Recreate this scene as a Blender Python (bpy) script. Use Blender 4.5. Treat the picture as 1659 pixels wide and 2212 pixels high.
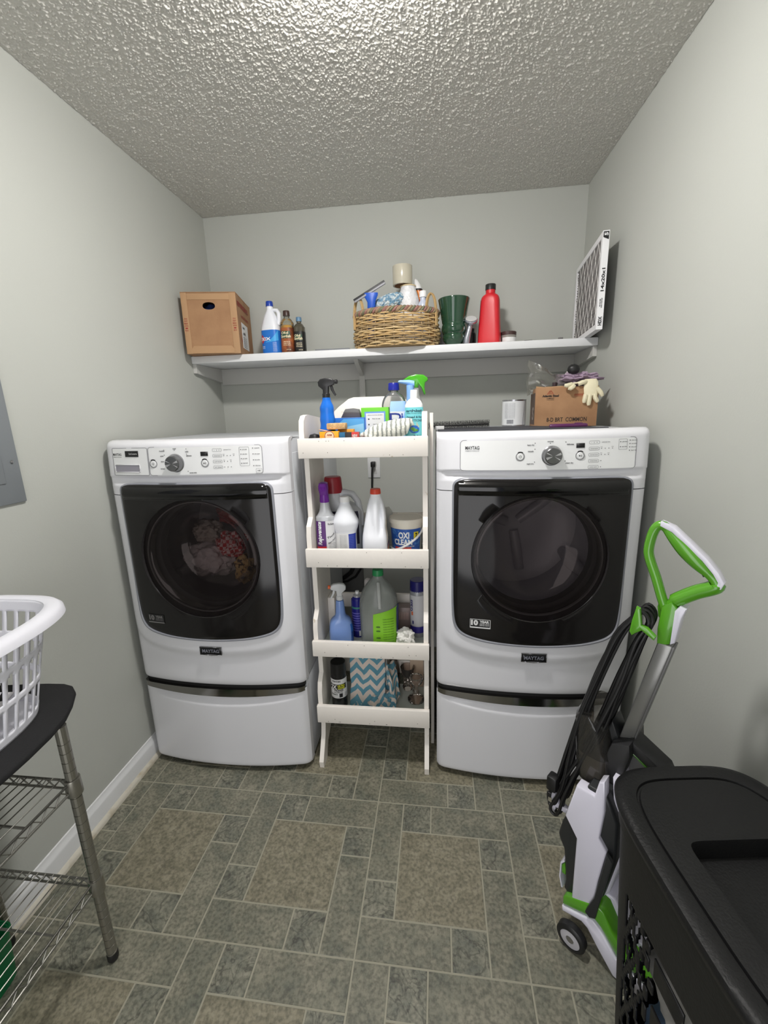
import bpy, bmesh, math, random
import numpy as np
from mathutils import Vector, Matrix, noise
for o in list(bpy.data.objects): bpy.data.objects.remove(o)
SC = bpy.context.scene; COL = SC.collection; PI = math.pi
random.seed(4); np.random.seed(4)
XL, XR, H, YB = -1.0123, 0.9456, 2.4717, -2.85
# ---------------- camera, world, lights, exposure
def set_camera():
    yaw, pitch, roll = -0.119, -0.2251, -0.0295
    cy, sy = math.cos(yaw), math.sin(yaw)
    fwd = Vector((sy*math.cos(pitch), cy*math.cos(pitch), math.sin(pitch)))
    right = Vector((cy, -sy, 0)); up = right.cross(fwd)
    r = right*math.cos(roll)+up*math.sin(roll); u = -right*math.sin(roll)+up*math.cos(roll)
    cd = bpy.data.cameras.new('camera'); co = bpy.data.objects.new('camera', cd); COL.objects.link(co)
    m = Matrix((r, u, -fwd)).transposed().to_4x4(); m.translation = Vector((0.201, -2.4207, 1.4214))
    co.matrix_world = m
    cd.sensor_fit = 'VERTICAL'; cd.sensor_height = 36; cd.sensor_width = 27; cd.lens = 913.7*36/2212
    cd.clip_start = 0.01
    SC.camera = co
set_camera()
wd = bpy.data.worlds.new('world'); SC.world = wd; wd.use_nodes = True
wd.node_tree.nodes['Background'].inputs[0].default_value = (.75, .85, 1, 1)
wd.node_tree.nodes['Background'].inputs[1].default_value = 0.2
SC.view_settings.view_transform = 'Standard'; SC.view_settings.look = 'None'
SC.view_settings.gamma = 1; SC.view_settings.use_curve_mapping = False
SC.view_settings.exposure = 0.0
DOME_EMIT = 340.0
LAMP = (0.0, -1.38)
def doorway_fill():
    # added fill light, unseen outside the doorway behind the camera
    l = bpy.data.lights.new('doorway_fill', 'AREA'); l.shape = 'RECTANGLE'; l.size = 1.0; l.size_y = 1.9; l.energy = 15.0; l.color = (1, .985, .98)
    o = bpy.data.objects.new('doorway_fill', l); COL.objects.link(o); o.location = (-.2, YB-.12, 1.0); o.rotation_euler = (math.radians(90), 0, 0)
doorway_fill()

# ---------------- materials
def lin(c):
    return tuple(((v/255)/12.92 if v/255 <= .04045 else ((v/255+.055)/1.055)**2.4) for v in c)
MC = {}
def M(name, c, rough=.5, metal=0., spec=.5, bump=None, var=None, emit=0, sss=0, coat=0):
    if name in MC: return MC[name]
    m = bpy.data.materials.new(name); m.use_nodes = True; nt = m.node_tree; b = nt.nodes['Principled BSDF']
    col = lin(c)+(1,)
    b.inputs['Base Color'].default_value = col; b.inputs['Roughness'].default_value = rough
    b.inputs['Metallic'].default_value = metal; b.inputs['Specular IOR Level'].default_value = spec
    if coat: b.inputs['Coat Weight'].default_value = coat
    if sss:
        b.inputs['Subsurface Weight'].default_value = sss; b.inputs['Subsurface Radius'].default_value = (.02, .02, .02); b.inputs['Subsurface Scale'].default_value = .5
    if emit:
        b.inputs['Emission Color'].default_value = col; b.inputs['Emission Strength'].default_value = emit
    if bump or var:
        tc = nt.nodes.new('ShaderNodeTexCoord')
    if bump:
        n = nt.nodes.new('ShaderNodeTexNoise'); n.inputs['Scale'].default_value = bump[0]; n.inputs['Detail'].default_value = 3
        nt.links.new(tc.outputs['Object'], n.inputs['Vector'])
        bp = nt.nodes.new('ShaderNodeBump'); bp.inputs['Strength'].default_value = bump[1]; bp.inputs['Distance'].default_value = bump[2] if len(bump) > 2 else .002
        nt.links.new(n.outputs['Fac'], bp.inputs['Height']); nt.links.new(bp.outputs['Normal'], b.inputs['Normal'])
    if var:  # (scale, colour2, contrast low, high)
        n = nt.nodes.new('ShaderNodeTexNoise'); n.inputs['Scale'].default_value = var[0]; n.inputs['Detail'].default_value = 5
        nt.links.new(tc.outputs['Object'], n.inputs['Vector'])
        r = nt.nodes.new('ShaderNodeMapRange'); r.inputs[1].default_value = var[2]; r.inputs[2].default_value = var[3]
        nt.links.new(n.outputs['Fac'], r.inputs[0])
        mx = nt.nodes.new('ShaderNodeMix'); mx.data_type = 'RGBA'
        mx.inputs[6].default_value = col; mx.inputs[7].default_value = lin(var[1])+(1,)
        nt.links.new(r.outputs[0], mx.inputs[0]); nt.links.new(mx.outputs[2], b.inputs['Base Color'])
    MC[name] = m; return m
def CLEAR(name, c, rough=.05, body=None, bodyfac=0., ior=1.45):
    """thin clear plastic or glass: tinted transparency with Fresnel gloss, plus a little body colour"""
    if name in MC: return MC[name]
    m = bpy.data.materials.new(name); m.use_nodes = True; nt = m.node_tree; nt.nodes.clear()
    out = nt.nodes.new('ShaderNodeOutputMaterial'); tr = nt.nodes.new('ShaderNodeBsdfTransparent'); gl = nt.nodes.new('ShaderNodeBsdfGlossy')
    tr.inputs[0].default_value = lin(c)+(1,); gl.inputs['Roughness'].default_value = rough; gl.inputs[0].default_value = (1, 1, 1, 1)
    fr = nt.nodes.new('ShaderNodeFresnel'); fr.inputs[0].default_value = ior
    mx = nt.nodes.new('ShaderNodeMixShader'); nt.links.new(fr.outputs[0], mx.inputs[0])
    base = tr.outputs[0]
    if bodyfac:
        df = nt.nodes.new('ShaderNodeBsdfDiffuse'); df.inputs[0].default_value = lin(body)+(1,)
        m2 = nt.nodes.new('ShaderNodeMixShader'); m2.inputs[0].default_value = bodyfac
        nt.links.new(tr.outputs[0], m2.inputs[1]); nt.links.new(df.outputs[0], m2.inputs[2]); base = m2.outputs[0]
    nt.links.new(base, mx.inputs[1]); nt.links.new(gl.outputs[0], mx.inputs[2]); nt.links.new(mx.outputs[0], out.inputs[0])
    MC[name] = m; return m

# ---------------- geometry builder
class G:
    def __init__(s): s.v = []; s.f = []
    def add(s, vs, fs):
        k = len(s.v); s.v += [tuple(p) for p in vs]; s.f += [tuple(i+k for i in f) for f in fs]; return s
    def box(s, x0, x1, y0, y1, z0, z1, b=0, seg=2):
        vs = [(x, y, z) for z in (z0, z1) for y in (y0, y1) for x in (x0, x1)]
        fs = [(0, 2, 3, 1), (4, 5, 7, 6), (0, 1, 5, 4), (2, 6, 7, 3), (0, 4, 6, 2), (1, 3, 7, 5)]
        if not b: return s.add(vs, fs)
        bm = bmesh.new(); V = [bm.verts.new(p) for p in vs]
        for f in fs: bm.faces.new([V[i] for i in f])
        bmesh.ops.bevel(bm, geom=bm.edges[:], offset=b, segments=seg, profile=.5, affect='EDGES')
        bm.verts.index_update()
        s.add([v.co[:] for v in bm.verts], [[v.index for v in f.verts] for f in bm.faces]); bm.free(); return s
    def obox(s, c, size, rot, b=0):
        """box of size centred at c turned by a Matrix/Euler"""
        t = G().box(-size[0]/2, size[0]/2, -size[1]/2, size[1]/2, -size[2]/2, size[2]/2, b)
        from mathutils import Euler
        R = Euler(rot).to_matrix(); c = Vector(c)
        return s.add([(R @ Vector(p)+c)[:] for p in t.v], t.f)
    def loft(s, loops, cap0=True, cap1=True, closed=False):
        n = len(loops[0]); vs = [p for L in loops for p in L]; fs = []
        m = len(loops)
        for i in range(m if closed else m-1):
            a = i*n; b2 = ((i+1) % m)*n
            for j in range(n):
                k = (j+1) % n; fs.append((a+j, a+k, b2+k, b2+j))
        if not closed:
            if cap0: fs.append(tuple(range(n-1, -1, -1)))
            if cap1: fs.append(tuple((m-1)*n+j for j in range(n)))
        return s.add(vs, fs)
    def lathe(s, pts, n=24, c=(0, 0, 0), axis='z', cap=True):
        L = []
        for r, h in pts:
            r = max(r, 1e-5); lo = []
            for j in range(n):
                a = 2*PI*j/n; x, y = r*math.cos(a), r*math.sin(a)
                p = (x, y, h) if axis == 'z' else ((x, h, -y) if axis == 'y' else (h, x, y))
                lo.append((p[0]+c[0], p[1]+c[1], p[2]+c[2]))
            L.append(lo)
        return s.loft(L, cap, cap)
    def tube(s, path, r, n=8, closed=False):
        P = [Vector(p) for p in path]; m = len(P); L = []; up = None
        for i in range(m):
            if closed: t = P[(i+1) % m]-P[i-1]
            else: t = P[min(i+1, m-1)]-P[max(i-1, 0)]
            if t.length < 1e-9: t = Vector((0, 0, 1))
            t.normalize()
            if up is None:
                up = Vector((0, 0, 1)) if abs(t.z) < .9 else Vector((1, 0, 0))
            a = up-t*up.dot(t)
            if a.length < 1e-6: a = t.orthogonal()
            a.normalize(); up = a; b = t.cross(a)
            rr = r[i] if isinstance(r, (list, tuple)) else r
            L.append([(P[i]+a*math.cos(2*PI*j/n)*rr+b*math.sin(2*PI*j/n)*rr)[:] for j in range(n)])
        return s.loft(L, True, True, closed)
    def prism(s, poly, a, b, plane='xz', bev=0):
        """polygon in a plane extruded from a to b along the third axis"""
        def P(u, v, w): return {'xz': (u, w, v), 'yz': (w, u, v), 'xy': (u, v, w)}[plane]
        n = len(poly)
        vs = [P(u, v, a) for u, v in poly]+[P(u, v, b) for u, v in poly]
        fs = [tuple(range(n)), tuple(range(2*n-1, n-1, -1))]+[(i, i+n, (i+1) % n+n, (i+1) % n) for i in range(n)]
        if not bev: return s.add(vs, fs)
        bm = bmesh.new(); V = [bm.verts.new(p) for p in vs]
        for f in fs: bm.faces.new([V[i] for i in f])
        bmesh.ops.recalc_face_normals(bm, faces=bm.faces)
        es = [e for e in bm.edges if all(len(f.verts) >= 3 for f in e.link_faces) and any(len(f.verts) == n and n != 4 for f in e.link_faces)] or bm.edges[:]
        bmesh.ops.bevel(bm, geom=es, offset=bev, segments=2, profile=.5, affect='EDGES')
        bm.verts.index_update()
        s.add([v.co[:] for v in bm.verts], [[v.index for v in f.verts] for f in bm.faces]); bm.free(); return s
    def grid(s, fn, nu, nv, keep=None):
        vs = [fn(i/nu, j/nv) for j in range(nv+1) for i in range(nu+1)]; fs = []
        for j in range(nv):
            for i in range(nu):
                if keep and not keep((i+.5)/nu, (j+.5)/nv): continue
                a = j*(nu+1)+i; fs.append((a, a+1, a+nu+2, a+nu+1))
        return s.add(vs, fs)
    def xf(s, f): s.v = [tuple(f(*p)) for p in s.v]; return s
def obj(name, g, mat, parent=None, flat=False, ang=40, solid=0, label=None, kind=None, loc=None, fix=True, subs=0):
    me = bpy.data.meshes.new(name); me.from_pydata(g.v, [], g.f)
    if fix:
        bm = bmesh.new(); bm.from_mesh(me); bmesh.ops.recalc_face_normals(bm, faces=bm.faces); bm.to_mesh(me); bm.free()
    if mat: me.materials.append(mat)
    if not flat:
        me.shade_smooth(); me.set_sharp_from_angle(angle=math.radians(ang))
    o = bpy.data.objects.new(name, me); COL.objects.link(o)
    if parent is not None: o.parent = parent
    if loc: o.location = loc
    if solid:
        md = o.modifiers.new('Solid', 'SOLIDIFY'); md.thickness = solid; md.offset = 0
    if subs:
        md = o.modifiers.new('Sub', 'SUBSURF'); md.levels = subs; md.render_levels = subs
    if label: o['label'] = label
    if kind: o['kind'] = kind
    return o
def thing(name, label, cat, loc=(0, 0, 0), rz=0, group=None):
    o = bpy.data.objects.new(name, None); COL.objects.link(o); o.location = loc; o.rotation_euler = (0, 0, rz)
    o.empty_display_size = .05
    o['label'] = label; o['category'] = cat
    if group: o['group'] = group
    return o
def tag(o, label, cat, group=None):
    o['label'] = label; o['category'] = cat
    if group: o['group'] = group
    return o
def smooth_prof(P, sub=4):
    """Catmull-Rom through rows of numbers"""
    P = [list(p) for p in P]; out = []
    for i in range(len(P)-1):
        p0 = P[max(i-1, 0)]; p1 = P[i]; p2 = P[i+1]; p3 = P[min(i+2, len(P)-1)]
        for k in range(sub):
            t = k/sub
            out.append([.5*((2*b)+(-a+c)*t+(2*a-5*b+4*c-d)*t*t+(-a+3*b-3*c+d)*t**3) for a, b, c, d in zip(p0, p1, p2, p3)])
    out.append(P[-1]); return out
def sgp(v, e): return math.copysign(abs(v)**e, v)
def se(a, z, hx, hy, n, cx=0, cy=0):
    """superellipse point, a = 0 faces -y"""
    e = 2/n; return (cx+hx*sgp(math.sin(a), e), cy-hy*sgp(math.cos(a), e), z)
class Bot:
    """bottle body: rows (z, hx, hy, exponent, cx)"""
    def __init__(s, rows, sub=4, N=36):
        rows = [(r+(2, 0))[:5] if len(r) == 3 else (r+(0,))[:5] if len(r) == 4 else r for r in rows]
        s.rows = smooth_prof(rows, sub); s.N = N
    def at(s, z):
        R = s.rows
        for i in range(len(R)-1):
            if R[i][0] <= z <= R[i+1][0] and R[i+1][0] > R[i][0]:
                t = (z-R[i][0])/(R[i+1][0]-R[i][0]); return [a+(b-a)*t for a, b in zip(R[i], R[i+1])]
        return R[0] if z < R[0][0] else R[-1]
    def body(s):
        return G().loft([[se(2*PI*j/s.N, z, max(hx, 1e-4), max(hy, 1e-4), max(n, 1.5), cx) for j in range(s.N)] for z, hx, hy, n, cx in s.rows])
    def pt(s, a, z, off=.0008):
        _, hx, hy, n, cx = s.at(z); return se(a, z, hx+off, hy+off, n, cx)
    def patch(s, a0, a1, z0, z1, off=.0008, nu=16, nv=8):
        return G().grid(lambda u, v: s.pt(a0+(a1-a0)*u, z0+(z1-z0)*v, off), nu, nv)
# ---------------- lettering (flat print turned into thin meshes)
TC = {}
def text2d(t, bold=0, font_shear=0):
    k = (t, bold, font_shear)
    if k in TC: return TC[k]
    cu = bpy.data.curves.new('t', 'FONT'); cu.body = t; cu.size = 1; cu.offset = bold; cu.shear = font_shear; cu.resolution_u = 3
    ob = bpy.data.objects.new('t', cu); COL.objects.link(ob)
    dg = bpy.context.evaluated_depsgraph_get(); me = bpy.data.meshes.new_from_object(ob.evaluated_get(dg))
    V = [(v.co.x, v.co.y) for v in me.vertices]; F = [tuple(p.vertices) for p in me.polygons]
    xs = [p[0] for p in V] or [0]; ys = [p[1] for p in V] or [0]
    x0, x1 = min(xs), max(xs)
    V = [((x-(x0+x1)/2), y) for x, y in V]
    bpy.data.objects.remove(ob); bpy.data.curves.remove(cu); bpy.data.meshes.remove(me)
    TC[k] = (V, F, x1-x0); return TC[k]
def txt(g, t, width, height, mp, bold=.02, shear=0):
    """text fitted to width x (cap height) height; mp(u, v) -> point, u centred, v from 0 to height"""
    V, F, w = text2d(t, bold, shear)
    sx = width/max(w, 1e-6); sy = height/.7
    g.add([mp(x*sx, y*sy) for x, y in V], F); return g
def txt_on(g, B, t, width, height, a, z, off=.0016, bold=.02, shear=0):
    _, hx, hy, n, cx = B.at(z); r = (hx+hy)/2
    return txt(g, t, width, height, lambda u, v: B.pt(a+u/r, z+v, off), bold, shear)
def rings(g, pts, w, mp, closed=True):
    """thin outline ribbon through 2D points"""
    n = len(pts)
    for i in range(n if closed else n-1):
        a = Vector(pts[i]); b = Vector(pts[(i+1) % n]); d = b-a
        if d.length < 1e-9: continue
        nn = Vector((-d.y, d.x)).normalized()*w/2; e = d.normalized()*w/2
        g.add([mp(*(a-nn-e)), mp(*(b-nn+e)), mp(*(b+nn+e)), mp(*(a+nn-e))], [(0, 1, 2, 3)])
    return g
def rrect(x0, x1, z0, z1, r, n=4):
    P = []
    for cx, cz, a0 in ((x1-r, z1-r, 0), (x0+r, z1-r, 90), (x0+r, z0+r, 180), (x1-r, z0+r, 270)):
        for k in range(n+1):
            a = math.radians(a0+90*k/n); P.append((cx+r*math.cos(a), cz+r*math.sin(a)))
    return P
def blob(c, r, amp=.2, seed=0, sc=1.5, sub=4, fl=None, hard=0):
    bm = bmesh.new(); bmesh.ops.create_icosphere(bm, subdivisions=sub, radius=1); g = G()
    off = Vector((seed*7.3, seed*3.1, seed*1.7))
    for v in bm.verts:
        d = v.co.normalized(); nn = noise.fractal(d*sc+off, 1, 2, 4)
        if hard: nn = 1-2*abs(nn)
        k = 1+amp*nn; v.co = Vector((d.x*r[0]*k, d.y*r[1]*k, d.z*r[2]*k))+Vector(c)
        if fl is not None and v.co.z < fl: v.co.z = fl
    bm.verts.index_update()
    g.add([v.co[:] for v in bm.verts], [[v.index for v in f.verts] for f in bm.faces]); bm.free(); return g

# ---------------- room shell
m_wall = M('wall_paint', (185, 187, 181), .75, spec=.3, bump=(160, .12, .002))
m_ceil = M('popcorn_ceiling_paint', (198, 196, 189), .42, spec=.5, bump=(420, .35, .002))
m_white = M('white_trim_paint', (226, 227, 228), .45)
m_trimd = M('aged_trim_paint', (205, 200, 186), .55, var=(18, (172, 158, 130), .5, .75))
def struct(name, g, m, parent=None, **k):
    o = obj(name, g, m, parent, **k)
    if parent is None: o['kind'] = 'structure'
    return o
T = .08
struct('wall_back', G().box(XL-T, XR+T, 0, T, 0, H), m_wall, flat=True)
struct('wall_left', G().box(XL-T, XL, YB, 0, 0, H), m_wall, flat=True)
struct('wall_right', G().box(XR, XR+T, YB, 0, 0, H), m_wall, flat=True)
struct('wall_rear', G().box(XL-T, -.62, YB-T, YB, 0, H).box(.42, XR+T, YB-T, YB, 0, H).box(-.62, .42, YB-T, YB, 2.03, H), m_wall, flat=True)
def ceiling():
    nx, ny = 1090, 740; y0 = -1.32
    w = np.random.randn(ny, nx)
    fy = np.fft.fftfreq(ny)[:, None]; fx = np.fft.fftfreq(nx)[None, :]
    def blur(a, s): return np.real(np.fft.ifft2(np.fft.fft2(a)*np.exp(-2*(PI*s)**2*(fx**2+fy**2))))
    h1 = blur(w, .85); h1 /= h1.std(); h2 = blur(np.random.randn(ny, nx), 1.7); h2 /= h2.std()
    h = np.clip(h1*.85+h2*.3, -.4, 2.4)*.0016
    h[0, :] = h[-1, :] = 0; h[:, 0] = h[:, -1] = 0
    X, Y = np.meshgrid(np.linspace(XL, XR, nx), np.linspace(y0, 0, ny))
    vs = np.stack([X, Y, H-.0005-h-.0007], -1).reshape(-1, 3)
    idx = np.arange(nx*ny).reshape(ny, nx)
    q = np.stack([idx[:-1, :-1], idx[1:, :-1], idx[1:, 1:], idx[:-1, 1:]], -1).reshape(-1, 4)
    g = G().box(XL-T, XR+T, YB, 0, H+.004, H+.08).box(XL, XR, YB, y0, H-.001, H+.004)
    k = len(vs); ev = np.array(g.v); ef = np.array(g.f)+k
    V = np.concatenate([vs, ev]); F = np.concatenate([q, ef])
    me = bpy.data.meshes.new('ceiling'); me.vertices.add(len(V)); me.vertices.foreach_set('co', V.ravel().astype(np.float32))
    me.loops.add(len(F)*4); me.loops.foreach_set('vertex_index', F.ravel().astype(np.int32))
    me.polygons.add(len(F)); me.polygons.foreach_set('loop_start', (np.arange(len(F))*4).astype(np.int32))
    me.update(calc_edges=True); me.validate(); me.shade_smooth(); me.materials.append(m_ceil)
    sm = np.ones(len(F), bool); sm[len(q):] = False; me.polygons.foreach_set('use_smooth', sm)
    o = bpy.data.objects.new('ceiling', me); COL.objects.link(o); o['kind'] = 'structure'
ceiling()
# floor: sheet with separate recessed-joint tiles
m_grout = M('floor_joint', (156, 153, 136), .6, bump=(300, .2))
def tile_mat(name, c1, c2, c3, sc, vein=0):
    m = bpy.data.materials.new(name); m.use_nodes = True; nt = m.node_tree; b = nt.nodes['Principled BSDF']; N = nt.nodes.new; L = nt.links.new
    tc = N('ShaderNodeTexCoord')
    n1 = N('ShaderNodeTexNoise'); n1.inputs['Scale'].default_value = sc; n1.inputs['Detail'].default_value = 8; n1.inputs['Roughness'].default_value = .7
    n2 = N('ShaderNodeTexNoise'); n2.inputs['Scale'].default_value = 110; n2.inputs['Detail'].default_value = 4
    vm = N('ShaderNodeVectorMath'); vm.operation = 'ADD'; oi = N('ShaderNodeObjectInfo'); sc2 = N('ShaderNodeVectorMath'); sc2.operation = 'SCALE'
    L(oi.outputs['Random'], sc2.inputs[0]); sc2.inputs['Scale'].default_value = 40
    L(tc.outputs['Object'], vm.inputs[0]); L(sc2.outputs[0], vm.inputs[1])
    for n in (n1, n2): L(vm.outputs[0], n.inputs['Vector'])
    cr = N('ShaderNodeValToRGB'); e = cr.color_ramp.elements
    e[0].position = .36; e[0].color = lin(c1)+(1,); e[1].position = .64; e[1].color = lin(c3)+(1,); x = cr.color_ramp.elements.new(.5); x.color = lin(c2)+(1,)
    L(n1.outputs['Fac'], cr.inputs[0])
    mr = N('ShaderNodeMapRange'); mr.inputs[1].default_value = .34; mr.inputs[2].default_value = .6; mr.inputs[3].default_value = .6; mr.inputs[4].default_value = 1.12
    L(n2.outputs['Fac'], mr.inputs[0])
    mx = N('ShaderNodeMix'); mx.data_type = 'RGBA'; mx.blend_type = 'MULTIPLY'; mx.inputs[0].default_value = 1
    L(cr.outputs[0], mx.inputs[6]); L(mr.outputs[0], mx.inputs[7])
    last = mx.outputs[2]
    if vein:
        n3 = N('ShaderNodeTexNoise'); n3.inputs['Scale'].default_value = 9; n3.inputs['Detail'].default_value = 3; n3.inputs['Distortion'].default_value = 2.5; L(vm.outputs[0], n3.inputs['Vector'])
        a = N('ShaderNodeMath'); a.operation = 'SUBTRACT'; a.inputs[1].default_value = .5; L(n3.outputs['Fac'], a.inputs[0])
        ab = N('ShaderNodeMath'); ab.operation = 'ABSOLUTE'; L(a.outputs[0], ab.inputs[0])
        m3 = N('ShaderNodeMapRange'); m3.inputs[1].default_value = 0; m3.inputs[2].default_value = .035; m3.inputs[3].default_value = .5; m3.inputs[4].default_value = 1; L(ab.outputs[0], m3.inputs[0])
        m4 = N('ShaderNodeMix'); m4.data_type = 'RGBA'; m4.blend_type = 'MULTIPLY'; m4.inputs[0].default_value = 1
        L(last, m4.inputs[6]); L(m3.outputs[0], m4.inputs[7]); last = m4.outputs[2]
    L(last, b.inputs['Base Color']); b.inputs['Roughness'].default_value = .48
    bp = N('ShaderNodeBump'); bp.inputs['Strength'].default_value = .25; bp.inputs['Distance'].default_value = .001; L(n2.outputs['Fac'], bp.inputs['Height']); L(bp.outputs[0], b.inputs['Normal'])
    return m
t_big = tile_mat('floor_tile_olive', (116, 112, 94), (130, 125, 106), (143, 138, 119), 26)
t_long = tile_mat('floor_tile_slate', (104, 106, 94), (120, 119, 104), (136, 133, 117), 14)
t_sq = tile_mat('floor_tile_veined', (102, 104, 94), (121, 121, 107), (139, 137, 122), 18, 1)
floor = struct('floor', G().box(XL-T, XR+T, YB, T, -.05, -.0012), m_grout, flat=True)
def clip(poly, ax, val, sgn):
    out = []
    for i in range(len(poly)):
        a, b = poly[i], poly[(i+1) % len(poly)]; da = (a[ax]-val)*sgn; db = (b[ax]-val)*sgn
        if da >= 0: out.append(a)
        if (da >= 0) != (db >= 0):
            t = da/(da-db); out.append((a[0]+(b[0]-a[0])*t, a[1]+(b[1]-a[1])*t))
    return out
def tiles():
    ga = -.0118; ex = (math.cos(ga), math.sin(ga)); ey = (-math.sin(ga), math.cos(ga)); px, py = .4594, .4786; gx, gy = -.4673, -1.1181
    A = [(0, .21, -.573, 0, t_long), (0, .21, -.785, -.573, t_sq), (0, .565, -1, -.785, t_long), (.565, .785, -1, -.785, t_sq),
         (.785, 1, -1, -.435, t_long), (.785, 1, -.435, -.222, t_sq), (.43, 1, -.222, 0, t_long), (.21, .43, -.222, 0, t_sq), (.21, .785, -.785, -.222, t_big)]
    w = .0024
    for i in range(-2, 4):
        for j in range(-3, 5):
            for a0, a1, b0, b1, m in A:
                p = [(a0*px+w, b0*py+w), (a1*px-w, b0*py+w), (a1*px-w, b1*py-w), (a0*px+w, b1*py-w)]
                P = [(gx+ex[0]*(u+i*px)+ey[0]*(v+j*py), gy+ex[1]*(u+i*px)+ey[1]*(v+j*py)) for u, v in p]
                for ax, val, sg in ((0, XL+.002, 1), (0, XR-.002, -1), (1, YB+.002, 1), (1, -.002, -1)):
                    P = clip(P, ax, val, sg) if P else P
                if len(P) < 3: continue
                cx = sum(q[0] for q in P)/len(P); cy = sum(q[1] for q in P)/len(P); n = len(P)
                ins = [(cx+(x-cx)*(1-.0012/max(.01, math.hypot(x-cx, y-cy))), cy+(y-cy)*(1-.0012/max(.01, math.hypot(x-cx, y-cy)))) for x, y in P]
                g = G().add([(x-cx, y-cy, -.0012) for x, y in P]+[(x-cx, y-cy, 0) for x, y in ins],
                            [tuple(range(n, 2*n))]+[(k, (k+1) % n, (k+1) % n+n, k+n) for k in range(n)])
                obj('tile', g, m, floor, flat=True, loc=(cx, cy, 0))
tiles()
# baseboards
def baseboard(name, y0, y1, x, sg):
    pr = [(0, 0), (.013, 0), (.013, .07), (.011, .078), (.006, .084), (.004, .098), (0, .1)]
    b = struct(name, G().prism([(x+sg*u, v) for u, v in pr], y0, y1, 'xz'), m_white)
    q = [(.013, 0), (.026, 0), (.025, .008), (.021, .015), (.013, .019)]
    obj('shoe_molding', G().prism([(x+sg*u, v) for u, v in q], y0, y1, 'xz'), m_trimd, b)
baseboard('baseboard_left', YB, 0, XL, 1); baseboard('baseboard_right', YB, 0, XR, -1)
struct('baseboard_back', G().box(XL+.03, XR-.03, -.013, 0, 0, .1), m_white)
# ceiling lamp (just outside the frame)
def ceiling_lamp():
    t = thing('ceiling_light', 'round flush ceiling light with frosted dome in the middle of the ceiling', 'ceiling light', (LAMP[0], LAMP[1], H))
    obj('base', G().lathe([(.09, -.001), (.09, -.028), (.076, -.034)], 32), M('lamp_metal', (200, 200, 198), .3, 1), t)
    e = M('lamp_dome_glow', (255, 252, 249), .4, emit=DOME_EMIT)
    obj('dome', G().lathe([(.076, -.034), (.075, -.052), (.065, -.07), (.044, -.082), (.02, -.087), (0, -.088)], 32), e, t)
ceiling_lamp()

# ---------------- wall shelf
ZS = 1.7365
def wall_shelf():
    t = thing('wall_shelf', 'long white painted plank shelf on wooden cleats across the back wall', 'shelf', (0, 0, ZS-.035))
    w = M('white_shelf_paint', (232, 233, 235), .5, bump=(60, .15))
    obj('board', G().box(XL+.002, XR-.002, -.29, -.001, 0, .035, .003), w, t)
    m = M('grey_cleat_paint', (196, 195, 191), .6)
    obj('back_cleat', G().box(XL+.02, -.201, -.018, -.001, -.087, -.001, .001).box(-.170, XR-.02, -.018, -.001, -.087, -.001, .001), m, t)
    obj('side_cleat', G().prism([(-.28, -.001), (-.001, -.001), (-.001, -.075), (-.28, -.045)], XL+.001, XL+.02, 'yz'), m, t)
    obj('side_cleat', G().prism([(-.28, -.001), (-.001, -.001), (-.001, -.075), (-.28, -.045)], XR-.02, XR-.001, 'yz'), m, t)
    obj('bracket', G().box(-.201, -.170, -.019, -.001, -.45, -.001).prism([(-.012, -.001), (-.2, -.001), (-.19, -.014), (-.012, -.07)], -.196, -.175, 'yz'), m, t)
wall_shelf()
def outlet():
    t = thing('wall_outlet', 'white wall outlet plate on the back wall with a black plug in it', 'outlet', (-.139, 0, 1.127))
    obj('cover_plate', G().box(-.036, .036, -.006, -.001, -.058, .058, .002), m_white, t)
    obj('socket', G().box(-.017, .017, -.0075, -.005, -.035, -.008, .001).box(-.017, .017, -.0075, -.005, .008, .035, .001), M('socket_plastic', (205, 205, 203), .4), t)
    c = thing('power_cord', 'black plug and power cord hanging from the wall outlet behind the white rack', 'cord', (-.139, -.008, 1.15))
    bk = M('black_rubber', (22, 22, 23), .45)
    obj('plug', G().box(-.014, .012, -.035, 0, -.016, .014, .004), bk, c)
    obj('cable', G().tube([(-.002, -.03, -.01), (-.006, -.036, -.05), (-.009, -.034, -.12), (-.012, -.03, -.25), (-.02, -.03, -.5)], .0055), bk, c)
outlet()
def elec_panel():
    t = thing('breaker_panel_cover', 'grey metal electrical panel cover on the left wall above the wire cart', 'electrical panel', (XL, -1.5, 1.202))
    g = M('panel_grey_metal', (128, 133, 137), .5, bump=(40, .1))
    obj('cover', G().box(.001, .008, -.19, .192, 0, .55, .003), g, t)
    obj('screw', G().lathe([(.0035, 0), (.005, .001), (.004, .003), (0, .0035)], 10, (.008, .17, .119), 'x'), M('steel', (170, 170, 170), .25, 1), t)
    obj('panel_door', G().box(.008, .011, -.15, .14, .06, .49, .002), g, t)
elec_panel()

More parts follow.
